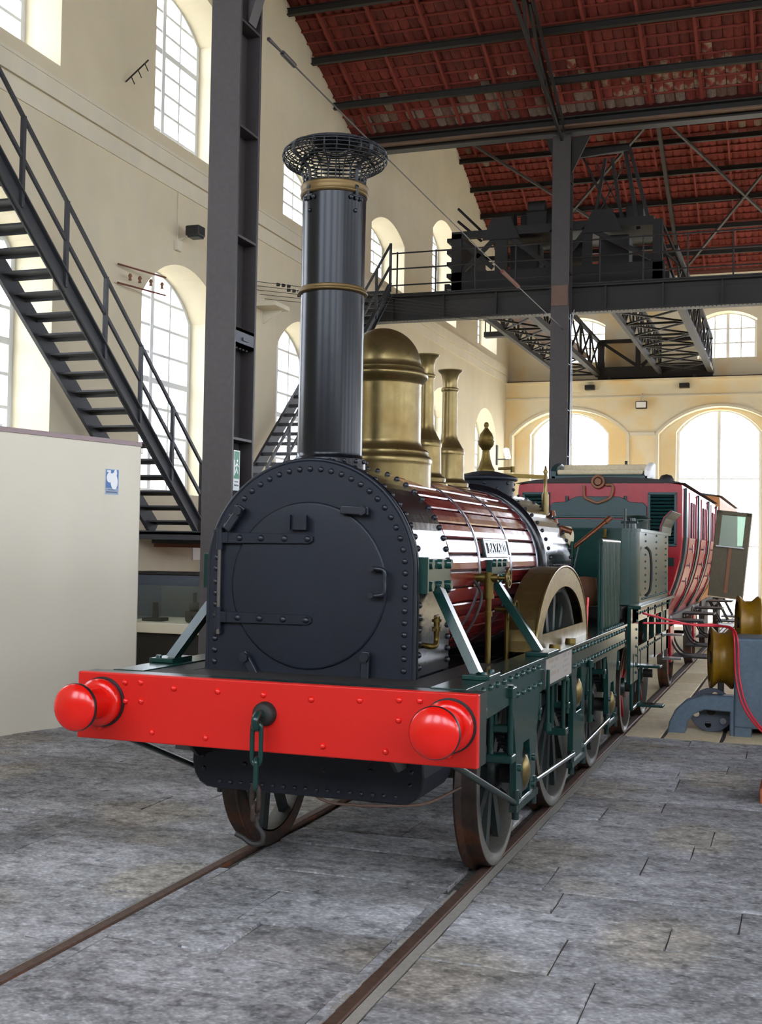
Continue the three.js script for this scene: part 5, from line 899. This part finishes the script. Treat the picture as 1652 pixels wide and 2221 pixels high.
  part('water_cock', [rod([0.86, 2.12, Z(-5.8)], [0.86, 2.25, Z(-5.8)], 0.04, 0.03, 10), rod([0.8, 2.22, Z(-5.8)], [0.95, 2.24, Z(-5.9)], 0.02, 0.02, 8)], M.greenDark, t);
  part('tap', [rod([0.7, 2.02, Z(-5.03)], [0.7, 2.05, Z(-4.96)], 0.02, 0.02, 8), rod([0.7, 2.05, Z(-4.97)], [0.7, 2.12, Z(-4.97)], 0.012, 0.018, 8)], M.brassDark, t);
}
// ================================================================ carriages
function half(pts) { return [...pts, ...pts.slice().reverse().map(([x, y]) => [-x, y])]; }
const prof = [[0, 2.87], [0.5, 2.855], [0.85, 2.83], [1.09, 2.79], [1.1, 2.72], [1.1, 2.1], [1.07, 1.8], [1.0, 1.52], [0.9, 1.25], [0.78, 1.05], [0.75, 0.95]];
const wAt = (y) => { for (let i = 4; i < prof.length - 1; i++) if (y <= prof[i][1] && y >= prof[i + 1][1]) { const t = (prof[i][1] - y) / (prof[i][1] - prof[i + 1][1]); return prof[i][0] + (prof[i + 1][0] - prof[i][0]) * t; } return 1.1; };
function sideStrip(z0, z1, y0, y1, off, th = 0.02) {                // panel following the tumblehome on the right-hand side
  const ys = []; for (let i = 0; i <= 8; i++) ys.push(y0 + (y1 - y0) * i / 8);
  return ext(poly([...ys.map((y) => [wAt(y) + off + th, y]), ...ys.slice().reverse().map((y) => [wAt(y) + off, y])].reverse()), z1 - z0, 0, 2).translate(0, 0, z0);
}
{
  const len = 6.7, c = thing('railway_carriage', 'red and dark green old passenger carriage behind the tender', 'carriage', [-0.04, 0, -9.2]);
  part('body', ext(poly(half(prof)), len, 0.006, 4).translate(0, 0, -len), M.coachRed, c, { label: 'glossy red curved carriage body' });
  part('roof', ext(poly(half([[0, 2.9], [0.5, 2.885], [0.85, 2.86], [1.14, 2.812], [1.14, 2.79], [0.85, 2.832], [0.5, 2.857], [0, 2.872]].slice(0, 4)).concat([])), len + 0.04, 0, 4).translate(0, 0, -len - 0.02), M.steelDark, c);
  // front end: green panelling
  const cp = poly([[-0.64, 1.9], [0.64, 1.9], [0.64, 2.5], [0.6, 2.55], [0.42, 2.56], [0.36, 2.6], [0.28, 2.63], [-0.28, 2.63], [-0.36, 2.6], [-0.42, 2.56], [-0.6, 2.55], [-0.64, 2.5]]);
  const fpn = part('end_panel', ext(cp, 0.05, 0.006).translate(0, 0, 0.005), M.coachGreen, c, { label: 'dark green scalloped end panel' });
  for (const y of [2.36, 2.14, 2.02]) part('panel_rail', rbx(-0.66, 0.66, y - 0.018, y + 0.018, 0.05, 0.085, 0.008), M.coachGreen, fpn);
  part('panel_line', bx(-0.62, 0.62, 2.328, 2.338, 0.054, 0.062), M.coachRed, fpn);
  for (const s of [-1, 1]) {
    const q = part('louvre_window', [bx(s * 0.66, s * 1.03, 2.66, 2.69, 0.004, 0.05), bx(s * 0.66, s * 1.03, 1.98, 2.01, 0.004, 0.05), bx(s * 0.66, s * 0.69, 2.0, 2.67, 0.004, 0.05), bx(s * 1.0, s * 1.03, 2.0, 2.67, 0.004, 0.05)], M.coachGreen, c);
    for (let k = 0; k < 14; k++) part('louvre', bx(s * 0.69, s * 1.0, -0.018, 0.018, -0.004, 0.004).rotateX(0.6).translate(0, 2.035 + k * 0.047, 0.024), M.coachGreen, q);
    part('louvre_backing', bx(s * 0.69, s * 1.0, 2.0, 2.67, 0.001, 0.006), M.coachGreen, q);
  }
  part('lower_panel', [bx(-0.85, 0.85, 1.3, 1.86, 0.004, 0.03), bx(-0.7, 0.62, 0.95, 1.3, 0.004, 0.04)], M.steelDark, c);
  part('side_vent', [bx(0.68, 1.0, 1.72, 1.83, 0.004, 0.03)], M.greenDark, c);
  part('corner_handle', tubeG([[0.9, 1.98, 0.03], [0.9, 1.93, 0.07], [0.88, 1.7, 0.08], [0.78, 1.4, 0.07], [0.76, 1.36, 0.03]], 0.028, 26, 8), M.blackPlastic, c);
  const cr = part('end_crest', [torus(0.075, 0.018, 24, 8).translate(0, 2.83, 0.06), rod([0, 2.83, 0.0], [0, 2.83, 0.08], 0.06, 0.045, 16)], M.leather, c, { label: 'bronze ring crest' });
  part('crest_ring', tubeG([[-0.19, 2.78, 0.05], [-0.17, 2.62, 0.08], [-0.1, 2.58, 0.09], [0, 2.545, 0.09], [0.1, 2.58, 0.09], [0.17, 2.62, 0.08], [0.19, 2.78, 0.05], [0.1, 2.79, 0.05]], 0.018, 40, 8), M.leather, cr);
  part('panel_knob', [rod([-0.42, 2.55, 0.03], [-0.42, 2.64, 0.03], 0.02, 0.02, 8), rod([0.36, 2.55, 0.03], [0.36, 2.64, 0.03], 0.02, 0.02, 8)], M.coachGreen, c);
  // roof seat in canvas
  part('roof_seat', [rbx(-0.66, 0.66, 2.86, 2.93, -0.5, -0.02, 0.02)], M.coachGreen, c); part('seat_cushion', rbx(-0.58, 0.58, 2.93, 3.0, -0.5, -0.04, 0.03, 3), M.canvas, c); part('seat_back', rbx(-0.58, 0.58, 2.96, 3.1, -0.62, -0.5, 0.03, 3), M.canvas, c);
  for (const s of [-1, 1]) part('seat_arm', [ext(poly([[0, 2.88], [-0.58, 2.88], [-0.6, 3.11], [-0.45, 3.12], [-0.12, 3.05], [0, 2.98]].reverse()), 0.06, 0.012).applyMatrix4(new THREE.Matrix4().makeBasis(V(0, 0, 1), V(0, 1, 0), V(-1, 0, 0))).translate(s > 0 ? 0.67 : -0.6, 0, -0.02)], s > 0 ? M.white : M.coachGreen, c);
  part('brake_rod', rod([0.2, 2.88, -1.2], [0.2, 3.2, -1.2], 0.02, 0.02, 8), M.steelDark, c); part('roof_lamp', lathe([[0.1, 2.8], [0.1, 2.88], [0.07, 2.93], [0, 2.95]], 16, [0.86, 0, -0.3]), M.steelDark, c);
  // right-hand side: posts, doors, windows, handles, footboards
  for (const z of [-0.25, -2.35, -4.5, -6.5]) part('side_post', sideStrip(z - 0.3, z, 1.0, 2.76, 0.004, 0.03), M.coachGreen, c);
  for (const z of [-0.75, -2.9, -5.0]) {
    const d = part('side_door', sideStrip(z - 1.3, z, 1.08, 2.7, 0.003, 0.012), M.coachRed, c);
    part('door_window', [sideStrip(z - 0.95, z - 0.35, 2.1, 2.6, 0.012, 0.012)], M.dado, d);
    for (const zz of [z - 0.4, z - 0.75, z - 1.1]) part('window_bar', sideStrip(zz - 0.02, zz + 0.02, 2.1, 2.6, 0.018, 0.02), M.coachRed, d);
    for (const [y, w] of [[1.95, 0.06], [1.72, 0.04], [1.5, 0.05]]) part('door_fitting', [rod([wAt(y) + 0.01, y, z - 0.3], [wAt(y) + 0.075, y, z - 0.3], 0.014, 0.014, 6), rod([wAt(y) + 0.07, y + w, z - 0.3], [wAt(y) + 0.07, y - w, z - 0.3], 0.012, 0.012, 6)], M.chrome, d);
    for (const zz of [z - 1.3, z]) part('beading', sideStrip(zz - 0.02, zz + 0.02, 1.08, 2.72, 0.003, 0.03), M.coachRed, c);
    part('footboard', [rbx(0.78, 1.3, 0.92, 0.945, z - 1.0, z - 0.4, 0.006), rbx(0.86, 1.4, 0.42, 0.445, z - 1.0, z - 0.4, 0.006), tubeG([[0.82, 0.93, z - 0.5], [0.84, 0.7, z - 0.5], [0.98, 0.47, z - 0.5], [1.36, 0.43, z - 0.5]], 0.016, 20, 6), tubeG([[0.82, 0.93, z - 0.9], [0.84, 0.7, z - 0.9], [0.98, 0.47, z - 0.9], [1.36, 0.43, z - 0.9]], 0.016, 20, 6)], M.steelDark, c);
  }
  part('sill', [bx(-0.82, 0.82, 0.86, 0.98, -len, 0), bx(-0.5, 0.5, 0.7, 0.86, -len, 0.1)], M.steelDark, c);
  part('headstock', bx(0.62, 0.84, 0.55, 0.98, -0.1, 0.0), M.coachRed, c);
  for (const s of [1, -1]) part('buffer', [rod([s * 0.75, 0.95, 0], [s * 0.75, 0.95, 0.5], 0.06, 0.06, 12), rod([s * 0.75, 0.95, 0.5], [s * 0.75, 0.95, 0.55], 0.15, 0.14, 20)], M.greenDark, c);
  for (const z of [-1.3, -5.2]) {
    part('axle', rod([-0.85, 0.5, z], [0.85, 0.5, z], 0.05, 0.05, 10), M.steelDark, c);
    part('axle_guard', [ext(poly([[z - 0.16, 0.35], [z + 0.16, 0.35], [z + 0.28, 0.86], [z - 0.28, 0.86]].map(([a, b]) => [a, b])), 0.03).applyMatrix4(new THREE.Matrix4().makeBasis(V(0, 0, 1), V(0, 1, 0), V(-1, 0, 0))).translate(0.86, 0, 0)], M.coachRed, c);
    for (const s of [1, -1]) {
      const w = new THREE.Group(); w.name = 'wheel'; w.position.set(s * 0.735 + 0.04, 0.5, z); w.rotation.z = s > 0 ? -Math.PI / 2 : Math.PI / 2; c.add(w);
      part('tread', lathe([[0.43, -0.065], [0.53, -0.065], [0.53, -0.05], [0.5, -0.02], [0.5, 0.06], [0.43, 0.066], [0.43, -0.065]], 48), M.rustWheel, w);
      for (let k = 0; k < 10; k++) { const a = k / 10 * Math.PI * 2; part('spoke', bar([0.05 * Math.cos(a), 0, 0.05 * Math.sin(a)], [0.44 * Math.cos(a), 0, 0.44 * Math.sin(a)], 0.06, 0.04), M.coachRed, w); }
    }
  }
  // open olive door with a dropped glass and strap
  const od = new THREE.Group(); od.name = 'open_door'; od.position.set(1.33, 1.3, -1.45); od.rotation.set(0, 0.05, -0.1); od.userData.label = 'olive door standing open with leather window strap'; c.add(od);
  part('door_leaf', [rbx(0, 0.47, 0, 0.72, -0.025, 0.02, 0.006), rbx(0, 0.075, 0.7, 1.22, -0.025, 0.02, 0.006), rbx(0.395, 0.47, 0.7, 1.22, -0.025, 0.02, 0.006), rbx(0, 0.47, 1.16, 1.22, -0.025, 0.02, 0.006)], M.olive, od);
  part('door_glass', bx(0.07, 0.4, 0.7, 1.17, -0.004, -0.002), M.doorGlass, od);
  part('window_sill', rbx(0.03, 0.42, 0.70, 0.725, 0.02, 0.05, 0.006), M.chrome, od);
  part('window_strap', [rbx(0.21, 0.255, 0.09, 0.70, 0.02, 0.03, 0.004), rbx(0.205, 0.262, 0.06, 0.1, 0.02, 0.034, 0.004)], M.leather, od);
  part('door_edge', [bx(0.47, 0.485, 0, 1.22, -0.03, 0.022), bx(0, 0.47, -0.015, 0, -0.03, 0.022)], M.canvas, od);
}
{
  const len = 7, c = thing('railway_carriage', 'orange brown carriage coupled behind the red one', 'carriage', [-0.04, 0, -16.7]);
  part('body', ext(poly(half(prof.map(([x, y]) => [x * 1.02, y < 2.7 ? y : y + 0.18]))), len, 0.006, 4).translate(0, 0, -len), M.orange, c);
  part('roof', ext(poly(half([[0, 3.1], [0.6, 3.08], [1.16, 3.0]])), len + 0.04, 0, 4).translate(0, 0, -len - 0.02), M.steelCol, c);
  for (const z of [-0.9, -2.9, -4.9]) { part('side_window', sideStrip(z - 0.5, z, 2.05, 2.6, 0.03, 0.012), M.dado, c); part('footboard', [rbx(0.78, 1.3, 0.92, 0.945, z - 1.0, z - 0.2, 0.006), rbx(0.86, 1.4, 0.42, 0.445, z - 1.0, z - 0.2, 0.006), rod([0.84, 0.93, z - 0.5], [1.1, 0.43, z - 0.5], 0.016, 0.016, 6), rod([0.84, 0.93, z - 0.9], [1.1, 0.43, z - 0.9], 0.016, 0.016, 6)], M.steelDark, c); }
  part('underframe', bx(-0.8, 0.8, 0.75, 0.98, -len, 0), M.steelDark, c);
  for (const z of [-1.4, -5.5]) for (const s of [1, -1]) part('wheel', rod([s * 0.68, 0.5, z], [s * 0.79, 0.5, z], 0.5, 0.5, 32), M.rustWheel, c);
}
// ================================================================ machinery at the right of the track
{
  const m = thing('winding_machine', 'grey winding machine with yellow grooved pulleys right of the tender', 'machine', [1.85, -0.03, -6.5]);
  const arch = poly([[-0.66, 0], [-0.64, 0.12], [-0.58, 0.25], [-0.47, 0.36], [-0.3, 0.425], [0.0, 0.43], [0.05, 0.43], [0.05, 0.0], [-0.02, 0.0], [-0.02, 0.26], [-0.28, 0.27], [-0.38, 0.22], [-0.45, 0.13], [-0.48, 0]].reverse());
  part('base_arch', ext(arch, 0.16, 0.012).translate(0, 0, 0.1), M.machine, m, { label: 'grey curved base arch' });
  const disc = new THREE.Shape(); disc.absarc(0, 0, 0.235, 0, Math.PI * 2, false); for (let k = 0; k < 6; k++) { const a = k * Math.PI / 3 + 0.3, h = new THREE.Path(); h.absarc(0.165 * Math.cos(a), 0.165 * Math.sin(a), 0.034, 0, Math.PI * 2, true); disc.holes.push(h); }
  part('perforated_wheel', ext(disc, 0.04, 0.006).translate(-0.22, 0.245, 0.02), M.dado, m);
  part('wheel_hub', rod([-0.22, 0.245, 0.0], [-0.22, 0.245, 0.09], 0.05, 0.05, 16), M.steelDark, m);
  part('housing', [rbx(0.02, 1.3, 0.1, 1.05, -0.35, 0.3, 0.03, 3), rbx(0.02, 0.2, 0, 0.35, -0.2, 0.29, 0.02), rbx(0.5, 1.3, 0, 0.2, -0.3, 0.2, 0.02)], M.machine, m, { label: 'blue grey machine housing' });
  const pul = (x, y, z, r, w, ry) => { const g = new THREE.Group(); g.name = 'pulley'; g.position.set(x, y, z); g.rotation.set(0, ry, 0); m.add(g); part('groove', lathe([[r * 0.8, -w], [r, -w], [r, -w * 0.8], [r * 0.82, -w * 0.3], [r * 0.82, w * 0.3], [r, w * 0.8], [r, w], [r * 0.8, w]], 40).rotateZ(Math.PI / 2), M.yellow, g); part('pulley_web', rod([-w * 0.3, 0, 0], [w * 0.3, 0, 0], r * 0.81, r * 0.81, 28), M.yellow, g); part('pulley_hub', rod([-w, 0, 0], [w, 0, 0], r * 0.2, r * 0.2, 12), M.steelDark, g); };
  pul(-0.13, 0.8, -0.05, 0.33, 0.12, 0.15); pul(0.12, 1.15, -0.75, 0.3, 0.12, 0.15);
  part('pulley_stand', [rbx(-0.16, -0.1, 0.3, 0.82, -0.12, 0.02, 0.01), rbx(0.09, 0.15, 0, 1.15, -0.82, -0.68, 0.01), bx(-0.3, 0.3, 0.0, 0.08, -0.85, -0.1)], M.steelDark, m);
  part('white_cap', rbx(-0.16, 0.0, 1.135, 1.175, -0.12, 0.02, 0.015), M.white, m);
  const r = thing('red_cord', 'pair of red cords strung from the tender frame over the yellow pulley', 'cord');
  for (const k of [0, 1]) part('cord', tubeG([[1.0, 1.27 - k * 0.1, -5.6], [1.25, 1.19 - k * 0.03, -5.9], [1.5, 1.125 + k * 0.01, -6.25], [1.66, 1.12 + k * 0.012, -6.4], [1.83, 1.115 - k * 0.015, -6.3], [1.90 - k * 0.03, 1.03, -6.16], [1.93 - k * 0.035, 0.6, -6.15], [2.02 - k * 0.035, 0.3, -6.05], [2.25 - k * 0.03, 0.06, -5.9], [2.6, 0.012, -5.7]], 0.011, 90, 8), M.redRope, r);
  const f = thing('machine_foot', 'purple-grey tapered machine foot on a brick red base at the right edge', 'machine', [2.42, -0.012, -3.0]);
  part('foot', new THREE.CylinderGeometry(0.1, 0.24, 0.62, 4, 1).rotateY(Math.PI / 4).translate(0.06, 0.4, 0), M.purple, f); part('base_block', rbx(-0.19, 0.35, 0, 0.12, -0.2, 0.22, 0.012), M.brick, f); part('beam', rbx(-0.05, 0.5, 0.7, 0.85, -0.1, 0.1, 0.02), M.purple, f);
}

renderer.render(scene, camera);
